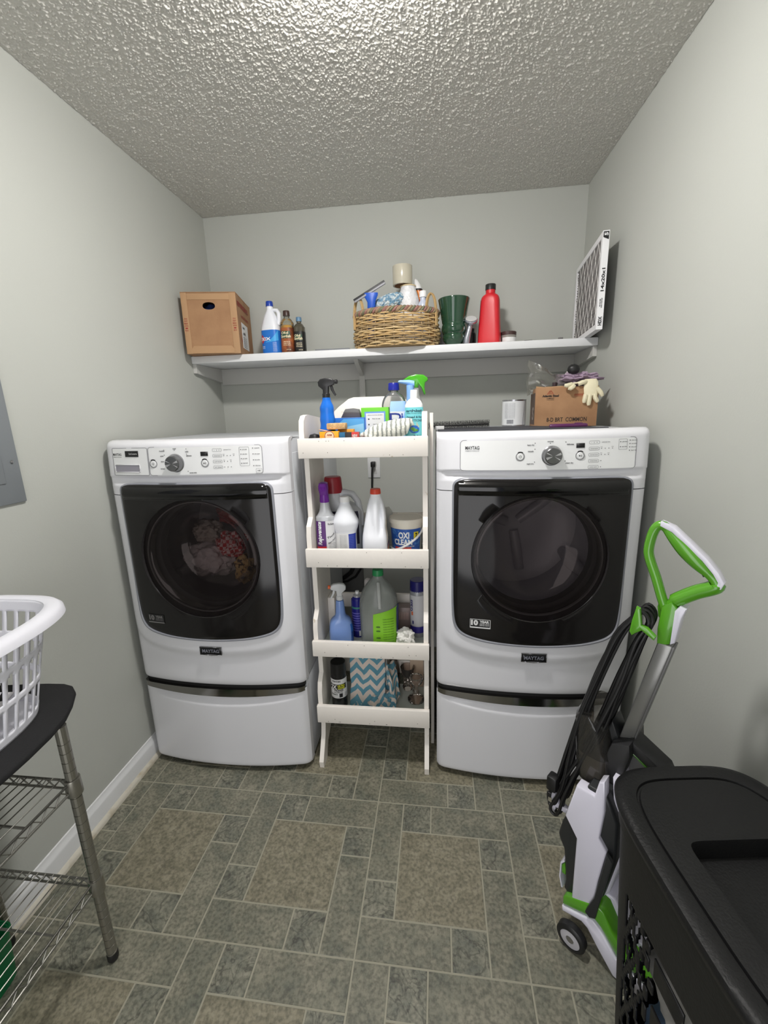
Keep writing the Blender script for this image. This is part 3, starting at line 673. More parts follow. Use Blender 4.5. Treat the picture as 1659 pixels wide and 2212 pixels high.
# ---------------- things on the wall shelf
m_card = M('cardboard', (164, 126, 92), .85, bump=(90, .15), var=(14, (152, 114, 82), .4, .7))
m_card2 = M('cardboard_light', (176, 140, 104), .85)
m_red = M('red_print', (150, 44, 40), .7); m_wlab = M('white_label', (228, 228, 228), .5)
bk = MC['black_rubber']
def carton():
    t = thing('cardboard_box', 'big brown cardboard carton with oval hand hole at left end of wall shelf', 'box', (-.855, -.347, ZS), math.radians(11.5))
    w, d, h = .126, .31, .272; th = .005
    # front wall with an oval hand hole
    N = 40; hole = [(-.002+.029*math.cos(2*PI*k/N), .215+.0165*sgp(math.sin(2*PI*k/N), .8)) for k in range(N)]
    outer = []
    for k in range(N):
        a = 2*PI*k/N; c, s = math.cos(a), math.sin(a); cx, cz = -.002, .215
        q = min(((w-cx)/c if c > 1e-6 else 9), ((-w-cx)/c if c < -1e-6 else 9), ((h-cz)/s if s > 1e-6 else 9), ((0.0-cz)/s if s < -1e-6 else 9)); outer.append((cx+c*q, cz+s*q))
    for cn in ((w, h), (-w, h), (-w, 0), (w, 0)):
        k = min(range(N), key=lambda i: (outer[i][0]-cn[0])**2+(outer[i][1]-cn[1])**2); outer[k] = cn
    g = G().loft([[(x, y, z) for x, z in L] for L, y in ((outer, 0), (hole, 0), (hole, th), (outer, th))], False, False, True)
    obj('front_wall', g, m_card, t, flat=True)
    obj('side_wall', G().box(-w, -w+th, th, d, 0, h), m_card, t); obj('side_wall', G().box(w-th, w, th, d, 0, h), m_card, t)
    obj('rear_wall', G().box(-w+th, w-th, d-th, d, 0, h), m_card, t); obj('bottom', G().box(-w+th, w-th, th, d-th, 0.001, th), m_card, t)
    obj('corner_flap', G().box(-w-.001, -w+.026, -.003, 0, 0, h, .001), m_card2, t); obj('corner_flap', G().box(w-.03, w+.001, -.003, 0, 0, h, .001), m_card2, t)
    obj('bottom_flap', G().prism([(-w+.022, .002), (w-.027, .002), (w-.027, .02), (w-.04, .036), (-w+.036, .036), (-w+.022, .02)], -.004, 0, 'xz'), m_card2, t)
    obj('rim_flap', G().box(-w+.026, w-.03, -.002, 0, h-.03, h-.002, .0005), m_card2, t)
    obj('top_flap', G().box(-w-.001, w+.001, -.003, d, h, h+.004, .001), m_card, t)
    g = G()
    for x0 in (-w+.012, w-.014):
        for i, s in enumerate(('DO', 'NOT', 'BREAK', 'DOWN', 'I', 'BOX')): txt(g, s, .009+.002*min(4, len(s)), .0055, lambda u, v: (x0+u, -.0042, .155-i*.0105+v), .02)
    sd = lambda y0, z0: (lambda u, v: (w+.0012, y0+u, z0+v))
    txt(g, 'KEEP REFRIGERATED', .23, .022, sd(.13, .222), .03); txt(g, 'INTEGRITY MEATS', .15, .013, sd(.16, .178), .02); txt(g, '14', .02, .018, sd(.055, .06), .02)
    obj('red_lettering', g, m_red, t, kind='stuff')
    lb = obj('shipping_label', G().box(w+.0006, w+.0016, .07, .2, .035, .155), m_wlab, t, label='white printed shipping label')
    g = G(); txt(g, '1000 REF', .045, .01, lambda u, v: (w+.0022, .105+u, .128+v), .02); txt(g, '1.oz HAM', .05, .014, lambda u, v: (w+.0022, .11+u, .1+v), .03)
    for k in range(6): txt(g, 'PRODUCT OF USA', .07, .005, lambda u, v: (w+.0022, .12+u, .085-k*.009+v))
    obj('label_print', g, m_ink2, lb)
    c = obj('blue_bag', blob((0, 0, 0), (.075, .09, .07), .25, 2, 2, 4, fl=-.08), M('navy_plastic', (52, 70, 128), .25, bump=(60, .5, .01)), loc=(0, 0, 0))
    R = Matrix.Rotation(math.radians(11.5), 3, 'Z'); c.location = R @ Vector((0, .14, 0))+Vector((-.855, -.347, ZS+.185))
    tag(c, 'dark blue crinkled plastic bag seen through the hand hole of the brown carton', 'bag')
    c2 = obj('newspaper', G().box(-.1, .1, -.12, .12, 0, .1, .01), M('paper_grey', (150, 150, 148), .8)); c2.location = R @ Vector((0, .15, 0))+Vector((-.855, -.347, ZS+.006)); c2.rotation_euler = (0, 0, math.radians(11.5))
    tag(c2, 'folded paper bundle lying inside the big brown carton', 'paper')
carton()
def cap(t, r, z0, z1, m, ribs=True, taper=.94, name='cap', parent=None, cx=0, cy=0):
    return obj(name, G().lathe([(r, z0), (r, z0+(z1-z0)*.2), (r*taper, z1-.002), (r*taper*.93, z1), (0, z1)], 28, (cx, cy, 0)), m, t)
def lines(g, B, s, w, h, a, z0, n, dz, off=.0016):
    for k in range(n): txt_on(g, B, s, w, h, a, z0-k*dz, off, .0)
def bleach():
    t = thing('bleach_bottle', 'white bleach bottle with blue cap and blue label beside the brown carton', 'bottle', (-.612, -.2, ZS), -.15); t.scale = (.93, .93, .95)
    B = Bot([(0, .044, .036, 3), (.004, .05, .042, 3), (.012, .051, .043, 3), (.12, .051, .043, 3), (.15, .048, .04, 2.6), (.19, .036, .032, 2.2), (.215, .023, .023, 2), (.228, .0175, .0175, 2), (.245, .0175, .0175, 2)])
    obj('body', B.body(), M('bleach_white', (232, 234, 240), .35), t)
    obj('handle', G().tube([(.018, 0, .225), (.042, 0, .222), (.052, 0, .205), (.05, 0, .175), (.046, 0, .15)], [.008, .0095, .0105, .0105, .009], 12), MC['bleach_white'], t)
    cap(t, .0195, .243, .268, M('cap_blue', (26, 62, 160), .35))
    lb = obj('label', B.patch(-1.5, 1.6, .008, .122), M('label_blue', (34, 112, 200), .35), t, label='blue label with red lozenge')
    d = G(); P = [(-.95, .072), (-.55, .05), (-.18, .078), (-.55, .104)]
    d.grid(lambda u, v: B.pt((-1.0+.85*u), .077+(v-.5)*.046*(1-abs(2*u-1)), .0013), 12, 2); obj('lozenge', d, M('lozenge_red', (186, 34, 52), .4), lb)
    g = G(); txt_on(g, B, 'CLOROX', .06, .016, -.5, .07, .0019, .03); txt_on(g, B, 'CLEANS', .022, .0045, -.5, .038); txt_on(g, B, 'DISINFECTS', .022, .0045, -.5, .03)
    lines(g, B, 'ADVANCED FORMULA', .026, .003, .6, .056, 8, .006)
    obj('label_print', g, M('print_white', (236, 238, 240), .4), lb)
    sw = G().grid(lambda u, v: B.pt(-.2+1.4*u, .06+.05*u*(.2+v), .0011), 12, 3); obj('swoosh', sw, M('label_cyan', (70, 165, 226), .35), lb)
bleach()
def polish(name, label, loc, r, h, liquid, body, lab, capm, caph, glass=None):
    t = thing(name, label, 'bottle', loc)
    B = Bot([(0, r*.92, r*.92, 2.4), (.004, r, r, 2.4), (.66*h, r, r, 2.4), (.72*h, r*.97, r*.97, 2.2), (.8*h, r*.7, r*.7, 2), (.84*h, r*.42, r*.42, 2), (.89*h, r*.42, r*.42, 2)])
    obj('body', B.body(), body, t)
    cap(t, r*.5, .885*h, h, capm)
    lb = obj('label', B.patch(-1.9, 1.9, .05*h, .60*h), lab, t)
    g = G()
    sh = B.patch(-.62, .62, .36*h, .52*h, .0013); obj('label_shield', sh, M('shield_green', (44, 78, 58), .4), lb)
    txt_on(g, B, 'Old', r*.9, .011, -.15, .455*h, .002, .02); txt_on(g, B, 'English', r*1.35, .0125, 0, .375*h, .002, .02)
    for k, s in enumerate(('LEMON OIL', 'FURNITURE', 'POLISH')): txt_on(g, B, s, r*.9, .0042, .1, .27*h-k*.008)
    txt_on(g, B, '16 FL OZ', r*.6, .004, .3, .09*h)
    obj('label_print', g, M('print_cream', (238, 222, 186), .4), lb)
    return t, B
m_gold = M('oil_gold', (214, 158, 30), .12, coat=.5)
t, B = polish('polish_bottle', 'clear bottle of golden furniture oil with brown cap and orange label', (-.53, -.195, ZS), .034, .208, 1, CLEAR('clear_pet', (236, 236, 228), .06, (200, 200, 190), .08), M('label_amber', (156, 86, 44), .35, var=(22, (88, 44, 28), .4, .6)), M('cap_brown', (62, 42, 36), .4), .02)
obj('oil', G().lathe([(.031, .002), (.0325, .006), (.0325, .137), (.0, .1375)], 28), m_gold, t)
t, B = polish('dark_polish_bottle', 'small dark bottle of furniture polish with steel-blue cap and black label', (-.468, -.195, ZS), .0285, .175, 0, M('dark_polish', (78, 74, 62), .12, coat=.5), M('label_black', (30, 30, 30), .35), M('cap_steelblue', (92, 128, 158), .4), .02)
tag(obj('clear_tray', G().box(-.085, .085, -.04, .04, 0, .004, .001).box(-.085, .085, -.041, -.039, 0, .013).box(-.085, .085, .039, .041, 0, .013).box(-.086, -.084, -.04, .04, 0, .013).box(.084, .086, -.04, .04, 0, .013), CLEAR('tray_clear', (200, 202, 206), .1, (170, 172, 178), .45), loc=(-.295, -.2, ZS)), 'flat clear plastic tray lying on the shelf left of the wicker basket', 'tray')
# wicker basket
def basket():
    bx, by, A, Bq, h = .024, -.2, .2, .145, .158
    t = thing('wicker_basket', 'oval wicker basket with two loop handles in the middle of the wall shelf', 'basket', (bx, by, ZS))
    def rad(z): return 1+.055*math.sin(min(1, z/.11)*PI)-.03*(1-z/h)-.0*z
    ms = [M('wicker_%d' % k, c, .6, bump=(200, .2)) for k, c in enumerate(((202, 172, 122), (184, 152, 102), (158, 134, 96), (208, 182, 136)))]
    NS = 28
    rows = 15; dz = .0098
    for r in range(rows):
        z = .006+r*dz; ph = r % 2; P = []; M_ = NS*4
        for k in range(M_):
            a = 2*PI*k/M_; o = .0055*math.cos(a*NS/2+PI*ph); q = rad(z)
            P.append(((A*q+o)*math.cos(a), (Bq*q+o)*math.sin(a), z+.0012*math.sin(a*3+r*1.7)+random.uniform(-.0007, .0007)))
        obj('strand', G().tube(P, .0044, 6, closed=True), ms[(r*7+r//3) % 4] if r < 12 else ms[0], t)
    for k in range(NS):
        a = 2*PI*(k)/NS
        obj('stake', G().tube([(A*rad(z)*math.cos(a), Bq*rad(z)*math.sin(a), z) for z in [.003+i*.0157 for i in range(10)]], .003, 6), ms[2], t)
    obj('bottom', G().loft([[(s*A*.97*math.cos(2*PI*k/40), s*Bq*.97*math.sin(2*PI*k/40), z) for k in range(40)] for s, z in ((1, .001), (1, .006), (.5, .007))]), ms[1], t)
    for j, c in enumerate(((156, 132, 104), (150, 108, 98), (118, 118, 92))):
        P = []
        for k in range(420):
            a = 2*PI*k/420; w_ = a*26+j*2*PI/3; rr = .0075
            P.append(((A*1.0+rr*math.cos(w_))*math.cos(a), (Bq*1.0+rr*math.cos(w_))*math.sin(a), h-.002+.008*math.sin(w_)))
        obj('braid', G().tube(P, .0066, 6, closed=True), M('braid_%d' % j, c, .7), t)
    for s, a0 in ((-1, math.radians(208)), (1, math.radians(-30))):
        cx, cy = A*.98*math.cos(a0), Bq*.98*math.sin(a0)
        hg = G()
        for e in (-.0035, .0035):
            P = []
            for k in range(17):
                u = k/16; a = PI*u
                P.append((cx-.024*math.cos(a)+e*.6, cy-.012*math.cos(a)*s+e, (.11+.118*math.sin(a)**.75) if 0 < u < 1 else .09))
            obj('handle', G().tube(P, .0045, 8), ms[1], t)
basket()
BX, BY = .024, -.2
def in_basket():
    z0 = ZS
    sq = thing('squeegee', 'blue squeegee with black rubber blade sticking out of the left side of the basket', 'squeegee', (BX-.113, -.245, ZS+.107))
    ba = math.radians(27); C_ = Vector((-.002, -.04, .138)); dx = Vector((math.cos(ba), 0, math.sin(ba))); nz = Vector((-math.sin(ba), 0, math.cos(ba)))
    def bar(l0, l1, w0, w1, y0, y1):
        g = G(); g.box(l0, l1, y0, y1, w0, w1, .0008); g.v = [tuple(C_+dx*x+nz*z+Vector((0, y, 0))) for x, y, z in g.v]; return g
    obj('blade', bar(-.083, .083, .0, .0125, -.004, .001), M('squeegee_black', (36, 36, 38), .5), sq)
    obj('blade_channel', bar(-.082, .082, -.005, .003, -.0052, .004), M('channel_grey', (150, 150, 156), .5), sq)
    obj('handle', G().loft([[(x+w*math.cos(a), -.038+y+.009*math.sin(a), z) for a in [2*PI*k/16 for k in range(16)]] for x, y, z, w in ((0, 0, .136, .036), (.001, 0, .124, .034), (.003, 0, .112, .026), (.004, .0, .096, .019), (.002, .004, .05, .018), (-.004, .02, .0, .016), (-.008, .03, -.06, .015))]), M('squeegee_blue', (30, 84, 188), .35), sq)
    du = thing('duster_mitt', 'fluffy blue and white chenille duster in the basket behind the squeegee', 'duster', (BX-.045, -.215, ZS+.158))
    bm = bmesh.new(); bmesh.ops.create_icosphere(bm, subdivisions=5, radius=1)
    for v in bm.verts:
        d = v.co.normalized(); n = noise.noise(d*14); v.co = Vector((d.x*.095*(1+.08*n), d.y*.05*(1+.1*n), d.z*.042*(1+.2*n)+.045+d.x*.028))
    bm.verts.index_update(); g = G().add([v.co[:] for v in bm.verts], [[v.index for v in f.verts] for f in bm.faces]); bm.free()
    obj('chenille_pile', g, M('chenille_blue', (120, 158, 184), .95, bump=(120, 1, .01), var=(70, (214, 222, 224), .45, .58)), du)
    obj('cuff', G().tube([(-.01, -.045, .01), (.03, -.055, .016), (.07, -.05, .024)], .005, 8), M('cuff_cream', (206, 198, 164), .8), du)
    # bottle with a roll of tape balanced on top
    bt = thing('wide_white_bottle', 'wide white crinkled bottle with beige collar standing in the basket under the tape roll', 'bottle', (BX+.06, -.2, ZS+.008))
    B = Bot([(0, .045, .038), (.005, .05, .042), (.16, .054, .044), (.2, .054, .044), (.24, .044, .04), (.262, .036, .034), (.272, .036, .034)])
    obj('body', B.body(), M('cloudy_white', (222, 222, 224), .4, bump=(40, .7, .01)), bt)
    obj('collar', G().lathe([(.037, .2715), (.038, .274), (.038, .2755), (.03, .2765), (0, .2765)], 28), M('collar_cream', (224, 204, 160), .5), bt)
    tp = thing('tape_roll', 'roll of clear packing tape standing on the white bottle in the basket', 'tape', (BX+.034, -.2, ZS+.2875))
    obj('tape', G().lathe([(.0465, 0), (.047, .001), (.047, .083), (.0465, .084), (.04, .084), (.04, 0)], 40, cap=False).lathe([(.04, .0001), (.047, .0001)], 40, cap=False), M('tape_beige', (190, 184, 166), .22, coat=.3), tp)
    obj('core', G().lathe([(.04, .0), (.0385, .0), (.0385, .084), (.04, .084)], 40, cap=False), m_card, tp)
    og = thing('orange_cleaner_bottle', 'orange bottle with white and black top leaning in the basket behind the tape roll', 'bottle', (.152, -.125, ZS+.008))
    P = [(.0, .0), (.004, .0), (.03, .03)]
    sk = lambda x, y, z: (x-(z-.2)*.28, y, z)
    obj('body', Bot([(0, .026, .02), (.005, .028, .022), (.2, .028, .022), (.255, .021, .018), (.272, .02, .017)]).body().xf(sk), M('orange_plastic', (222, 130, 46), .35, var=(60, (160, 66, 30), .5, .6)), og)
    obj('band', G().lathe([(.0205, .272), (.0205, .279)], 24).xf(sk), m_ink2, og)
    obj('cap', G().lathe([(.019, .279), (.017, .3), (.009, .322), (.004, .326), (0, .326)], 24).xf(sk), M('cap_white', (238, 238, 238), .35), og)
    sc = thing('small_capped_bottle', 'small translucent bottle with white screw cap at the right side of the basket', 'bottle', (.155, -.225, ZS+.02))
    obj('body', Bot([(0, .024, .02), (.1, .025, .02), (.165, .024, .02), (.19, .014, .014), (.205, .013, .013)]).body(), M('frosted_blue', (196, 204, 222), .3), sc)
    cap(sc, .017, .204, .232, MC['cap_white'])
in_basket()
def vase():
    t = thing('green_vase', 'glossy dark green ceramic vase with ribbed foot on the shelf right of the basket', 'vase', (.302, -.2, ZS))
    pr = [(.0, .001), (.038, .001), (.04, .006), (.041, .017), (.046, .022), (.0515, .031), (.0535, .042), (.0525, .051), (.049, .0565), (.053, .061), (.0575, .071), (.0585, .083), (.0575, .094), (.0535, .1015), (.056, .108), (.060, .13), (.065, .16), (.071, .19), (.0745, .208), (.0755, .212), (.074, .2145), (.071, .212), (.06, .16), (.052, .12), (.04, .03), (0, .02)]
    obj('body', G().lathe(pr, 48), M('green_glaze', (34, 68, 48), .1, coat=.6), t, ang=50)
vase()
def shower():
    t = thing('shower_head', 'chrome hand shower standing face-up between the green vase and the red bottle', 'shower head', (.376, -.215, ZS))
    obj('wand', G().tube([(-.014, .0, .009), (-.012, .0, .03), (-.002, 0, .07), (.004, 0, .1)], [.0165, .017, .013, .012], 14), M('satin_chrome', (178, 180, 190), .22, .75), t)
    f = Matrix.Rotation(math.radians(38), 3, 'X')
    g = G().lathe([(0, -.018), (.018, -.016), (.03, -.004), (.031, .004), (.029, .007), (0, .008)], 32); g.v = [tuple(f @ Vector(p)+Vector((.006, -.006, .112))) for p in g.v]
    hd = obj('head', g, MC['satin_chrome'], t)
    g = G()
    g.lathe([(.026, .0082), (.026, .0092), (0, .0092)], 32)
    g.v = [tuple(f @ Vector(p)+Vector((.006, -.006, .112))) for p in g.v]; obj('spray_face', g, M('spray_face_grey', (206, 206, 206), .5, bump=(500, .8)), hd)
    k = tag(obj('black_jar', Bot([(0, .022, .022), (.004, .025, .025), (.06, .025, .025), (.075, .018, .018), (.09, .018, .018)]).body(), M('black_jar', (34, 32, 34), .3), loc=(.39, -.13, ZS)), 'short black jar standing behind the chrome hand shower', 'jar')
    k = tag(obj('clear_wrapper', blob((0, 0, 0), (.026, .022, .045), .3, 21, 2, 3, fl=-.04), CLEAR('wrapper_clear', (226, 228, 230), .1, (200, 200, 205), .3), loc=(.243, -.075, ZS+.041)), 'crumpled clear wrapper squeezed between the wicker basket and the green vase', 'wrapper')
shower()
def redbottle():
    t = thing('red_bottle', 'tall red plastic bottle with black cap on the right half of the shelf', 'bottle', (.472, -.2, ZS), -.35); t.scale = (.98, .98, .935)
    B = Bot([(0, .05, .03, 4), (.004, .054, .034, 4), (.06, .052, .033, 4), (.16, .046, .031, 3.6), (.21, .044, .03, 3.2), (.232, .038, .027, 2.6), (.243, .024, .022, 2), (.25, .0225, .0215, 2), (.262, .0225, .0215, 2)])
    obj('body', B.body(), M('red_plastic', (204, 34, 44), .38, bump=(300, .1)), t)
    g = G().lathe([(.0245, .261), (.0245, .285), (.023, .287), (0, .287)], 28)
    obj('cap', g, M('cap_black', (30, 30, 30), .45), t)
    lb = obj('side_label', B.patch(-1.75, -1.05, .02, .215, .001), M('label_charcoal', (62, 58, 56), .4), t, label='dark printed label on the left side')
    g = G()
    for k, s in enumerate(('MOTOR', 'OIL', 'SAE', '10W-30', 'ENGINE', 'CARE')): txt_on(g, B, s, .02, .008, -1.35, .185-k*.027, .002)
    obj('label_print', g, M('print_grey', (188, 184, 178), .4), lb)
redbottle()
t = thing('brown_lidded_jar', 'low clear jar with dark brown lid beside the red bottle', 'jar', (.565, -.17, ZS))
obj('body', G().lathe([(.034, 0), (.037, .003), (.038, .04), (.036, .044)], 32), CLEAR('jar_clear', (214, 214, 208), .08, (196, 190, 182), .5), t)
obj('lid', G().lathe([(.0375, .044), (.038, .046), (.038, .058), (.036, .06), (0, .06)], 32), M('lid_brown', (72, 50, 48), .4), t)
obj('label', Bot([(0, .0382, .0382), (.044, .0382, .0382)]).patch(-.9, 1.1, .012, .032), m_wlab, t)
tag(obj('black_tool', G().tube([(-.04, 0, .0065), (-.02, 0, .0075), (.012, 0, .0075), (.018, 0, .0055)], [.004, .0072, .0072, .004], 10).tube([(.016, 0, .006), (.026, .004, .011), (.038, 0, .0055)], .0035, 8), m_ink2, loc=(.66, -.2, ZS)), 'small black tool lying on the shelf to the right of the brown-lidded jar', 'tool')
tag(obj('grey_clip', G().box(-.014, .014, -.008, .008, 0, .012, .003).box(-.008, .014, -.006, .006, .011, .02, .003), M('clip_grey', (120, 118, 116), .5), loc=(.80, -.2, ZS)), 'tiny grey clip lying on the shelf left of the air filter', 'clip')
def air_filter():
    t = thing('air_filter', 'pleated furnace air filter in white frame leaning on the right wall on the shelf', 'air filter', (.874, -.486, ZS), math.radians(-6))
    fm = M('filter_frame_white', (234, 234, 236), .6); L, Hh, w = .48, .361, .0125; e = .022
    obj('frame', G().box(-w, w, 0, e, 0, Hh, .0008).box(-w, w, L-e, L, 0, Hh, .0008).box(-w, w, e, L-e, 0, e, .0008).box(-w, w, e, L-e, Hh-e, Hh, .0008), fm, t, ang=20)
    n = 27; P = []
    g = G()
    for k in range(n):
        z0 = e+(Hh-2*e)*k/n; z1 = e+(Hh-2*e)*(k+1)/n; zm = (z0+z1)/2
        g.add([(-.008, e, z0), (-.008, L-e, z0), (-.003, L-e, zm), (-.003, e, zm)], [(0, 1, 2, 3)]); g.add([(-.003, e, zm), (-.003, L-e, zm), (-.008, L-e, z1), (-.008, e, z1)], [(0, 1, 2, 3)])
    obj('pleats', g, M('filter_pleat_grey', (158, 155, 154), .9, var=(14, (140, 137, 136), .4, .65)), t, flat=True, kind='stuff')
    g = G()
    for k in range(-5, 9):
        for s in (1, -1):
            y0 = k*.066; y1 = y0+.14*s+.0; za, zb = e, Hh-e
            pts = []
            for q in range(25):
                u = q/24; y = y0+s*u*.2; z = za+(zb-za)*u
                if e < y < L-e: pts.append((-.0105, y, z))
            if len(pts) > 1: g.tube(pts, .0011, 4)
    obj('wire_mesh', g, M('filter_wire', (220, 218, 214), .6), t, kind='stuff')
    g = G(); fr = lambda z0: (lambda u, v: (-v+.006, -.0008, z0+u))
    txt(g, '14x20x1', .085, .0115, lambda u, v: (-v+.0055, -.0008, .185+u), .03)
    txt(g, 'HDX', .034, .0125, lambda u, v: (-v+.006, -.0008, .032+u), .04)
    txt(g, 'BASIC PLEATED', .036, .0045, lambda u, v: (-v+.004, -.0008, .1+u), .02); txt(g, 'AIR FILTER', .03, .0045, lambda u, v: (-v-.002, -.0008, .1+u), .02)
    obj('frame_print', g, m_ink2, t)
    b = obj('corner_mark', G().add([(-.0105, -.0007, .357), (.0095, -.0007, .357), (.0095, -.0007, .328), (-.0105, -.0007, .337)], [(0, 1, 2, 3)]), m_ink2, t, flat=True)
    obj('corner_number', txt(G(), '5', .011, .0125, lambda u, v: (-v+.006, -.0015, .3475+u), .05), m_wlab, b)
air_filter()

# ---------------- things on the dryer
ZD = 1.3545
def paint_can(): 
    t = thing('paint_can', 'quart paint can with white label standing at the back of the dryer', 'paint can', (.572, -.36, ZD))
    r, h = .052, .118
    obj('body', G().lathe([(r-.002, 0), (r, .002), (r, h-.004), (r+.0015, h-.003), (r+.0015, h), (r-.006, h), (r-.009, h-.004), (0, h-.004)], 40), M('tin', (190, 190, 194), .25, .9), t)
    B = Bot([(0, r, r), (h, r, r)], 1); lb = obj('label', B.patch(-1.9, 1.9, .006, h-.007, .0008, 30), M('can_label', (226, 228, 230), .4), t)
    g = G(); lines(g, B, 'INTERIOR LATEX ENAMEL', .05, .0032, -.55, h-.02, 11, .0062)
    for k in range(14): a = -.78+k*.042; g.add([B.pt(a, .012, .0018), B.pt(a+.02*(1+(k*7 % 3)*.3), .012, .0018), B.pt(a+.02*(1+(k*7 % 3)*.3), .03, .0018), B.pt(a, .03, .0018)], [(0, 1, 2, 3)])
    obj('label_print', g, M('print_mid', (120, 122, 130), .5), lb)
    obj('stripe', G().grid(lambda u, v: B.pt(.62+.25*v*v+.06*u, .006+(h-.013)*v, .0016), 2, 10), M('stripe_grey', (168, 170, 176), .4), lb)
paint_can()
def nail_box():
    t = thing('nail_box', 'open brown nail carton on the dryer with rubber gloves hanging out', 'box', (.748, -.49, ZD), math.radians(-5))
    w, d, h = .12, .075, .158; th = .003
    obj('front_wall', G().box(-w, w, -d, -d+th, 0, h, .0005), m_card, t); obj('rear_wall', G().box(-w, w, d-th, d, 0, h, .0005), m_card, t)
    obj('side_wall', G().box(-w, -w+th, -d+th, d-th, 0, h-.002, .0005), m_card, t); obj('side_wall', G().box(w-th, w, -d+th, d-th, 0, h, .0005), m_card, t)
    obj('bottom', G().box(-w+th, w-th, -d+th, d-th, 0, th), m_card, t)
    obj('torn_edge', G().prism([(-w, h), (-w, h+.006), (-w+.03, h+.002), (-.02, h+.004), (.01, h)], -d, -d+th, 'xz'), m_card2, t)
    sp = obj('side_print', G().box(-w-.0006, -w, -d+.01, d-.01, .01, h-.02), M('print_dark_brown', (84, 68, 58), .7), t)
    obj('side_letter', txt(G(), 'S', .04, .05, lambda u, v: (-w-.0012, -.02-u, .03+v), .03), M('print_grey_brown', (150, 138, 128), .7), sp)
    fp = lambda x, z: (lambda u, v: (x+u, -d-.0008, z+v))
    g = G(); txt(g, '8-D BRT  COMMON', .155, .0165, fp(.005, .02), .015); txt(g, 'Atlantic Steel', .064, .008, fp(-.062, .12), .05); txt(g, 'COMPANY', .03, .004, fp(-.062, .112)); txt(g, 'ATLANTA GEORGIA', .03, .0025, fp(-.062, .107))
    obj('black_lettering', g, M('stamp_black', (46, 36, 30), .7), t)
    g = G(); rings(g, [(-.074, .131), (-.066, .143), (-.06, .143), (-.052, .131)], .003, lambda u, v: (u, -d-.0008, v), False); rings(g, [(-.068, .131), (-.063, .137), (-.058, .131)], .002, lambda u, v: (u, -d-.0008, v), False)
    rings(g, [(.03, .128), (.08, .129)], .0015, lambda u, v: (u, -d-.0008, v), False); rings(g, [(.03, .124), (.08, .1245)], .003, lambda u, v: (u, -d-.0008, v), False); rings(g, [(.03, .119), (.085, .119)], .0012, lambda u, v: (u, -d-.0008, v), False)
    obj('red_mark', g, M('stamp_red', (160, 78, 52), .7), t, kind='stuff')
    # plastic bag standing out of the box
    gg = G(); 
    def bag(u, v):
        x = -.145+.20*u; a = (v-.5)*2; hh = (.105-.05*u)*(1-abs(a)**3*.15); y = .0+.035*math.cos(a*PI/2)*(1 if True else 1)
        n = noise.noise(Vector((u*5, v*5, 3)))*.014
        return (x+n, y+n-.01, h-.025+(hh*(v)+.012*u)+n*.4)
    def bag_f(s):
        return lambda u, v: (-.15+.19*u+.012*noise.noise(Vector((u*4, v*4, 1))), -.01+s*(.038*math.sin(PI*min(1, v*1.02))**.7*math.sin(PI*min(1, .1+u*.85))**.5)+.006*noise.noise(Vector((u*7, v*7, s))), h-.03+v*(.15-.085*u**.7)+.008*math.sin(u*9))
    gg.grid(bag_f(-1), 22, 18).grid(bag_f(1), 22, 18)
    bg = obj('plastic_bag', gg, CLEAR('bag_film', (228, 228, 224), .08, (214, 212, 206), .10), loc=(.748, -.49, ZD)); tag(bg, 'clear plastic bag puffed out of the left side of the nail carton', 'bag')
    # gloves and rags
    yg = M('glove_cream', (224, 216, 186), .55, bump=(60, .4, .004)); pg = M('rag_mauve', (160, 140, 160), .9, bump=(80, .6, .006))
    c = obj('mauve_cloth', blob((0, 0, 0), (.078, .05, .024), .5, 31, 2.6, 5), pg, loc=(.80, -.495, ZD+.19)); tag(c, 'mauve rubber glove and cloth heaped on top of the nail carton', 'cloth')
    def glove(name, loc, rz, palm, fingers, cuff, label):
        g = thing(name, label, 'glove', loc, rz, None)
        gg = G().loft([[(x+w_*math.cos(2*PI*k/14), y+th_*math.sin(2*PI*k/14), z) for k in range(14)] for x, y, z, w_, th_ in palm])
        o = obj('palm', gg, yg, g)
        for f in fingers: obj('finger', G().tube(f, [.0085, .009, .0085, .006], 8), yg, g)
    glove('rubber_glove', (.83, -.573, ZD+.16), -.1, [(0, .012, .025, .022, .006), (.0, .0, .012, .026, .007), (.0, -.004, -.01, .027, .007), (.001, -.005, -.04, .025, .007)],
          [[(-.018, -.005, -.035), (-.02, -.006, -.05), (-.022, -.006, -.06), (-.022, -.005, -.068)], [(-.002, -.005, -.035), (-.004, -.007, -.055), (-.005, -.007, -.07), (-.004, -.006, -.078)], [(.014, -.005, -.035), (.018, -.007, -.05), (.024, -.007, -.06), (.028, -.006, -.066)], [(.022, -.004, -.012), (.034, -.006, -.026), (.04, -.006, -.036), (.044, -.005, -.044)]], None, 'cream rubber glove hanging down over the front of the nail carton')
    glove('rubber_glove', (.765, -.568, ZD+.162), .1, [(-.03, .004, .002, .004, .012), (-.02, .0, .004, .012, .013), (.0, 0, .006, .022, .012), (.02, .002, .012, .018, .01)][::-1],
          [[(-.01, -.006, .004), (-.022, -.012, .001), (-.033, -.014, -.001), (-.042, -.012, .0)], [(-.004, -.012, -.002), (-.012, -.018, -.008), (-.02, -.02, -.013), (-.028, -.02, -.012)], [(.014, -.008, .004), (.03, -.012, .01), (.042, -.01, .012), (.05, -.006, .01)]], None, 'cream rubber glove draped over the front rim of the nail carton')
    w2 = obj('white_cuff', G().grid(lambda u, v: (.026*math.cos(1.1*PI*u)*(1-.25*v), -.016*math.sin(1.1*PI*u), .048*v*(1-.3*u)), 16, 6), M('cuff_white', (220, 214, 206), .8), solid=.002, loc=(.775, -.465, ZD+.195)); w2.rotation_euler = (0, .5, .3)
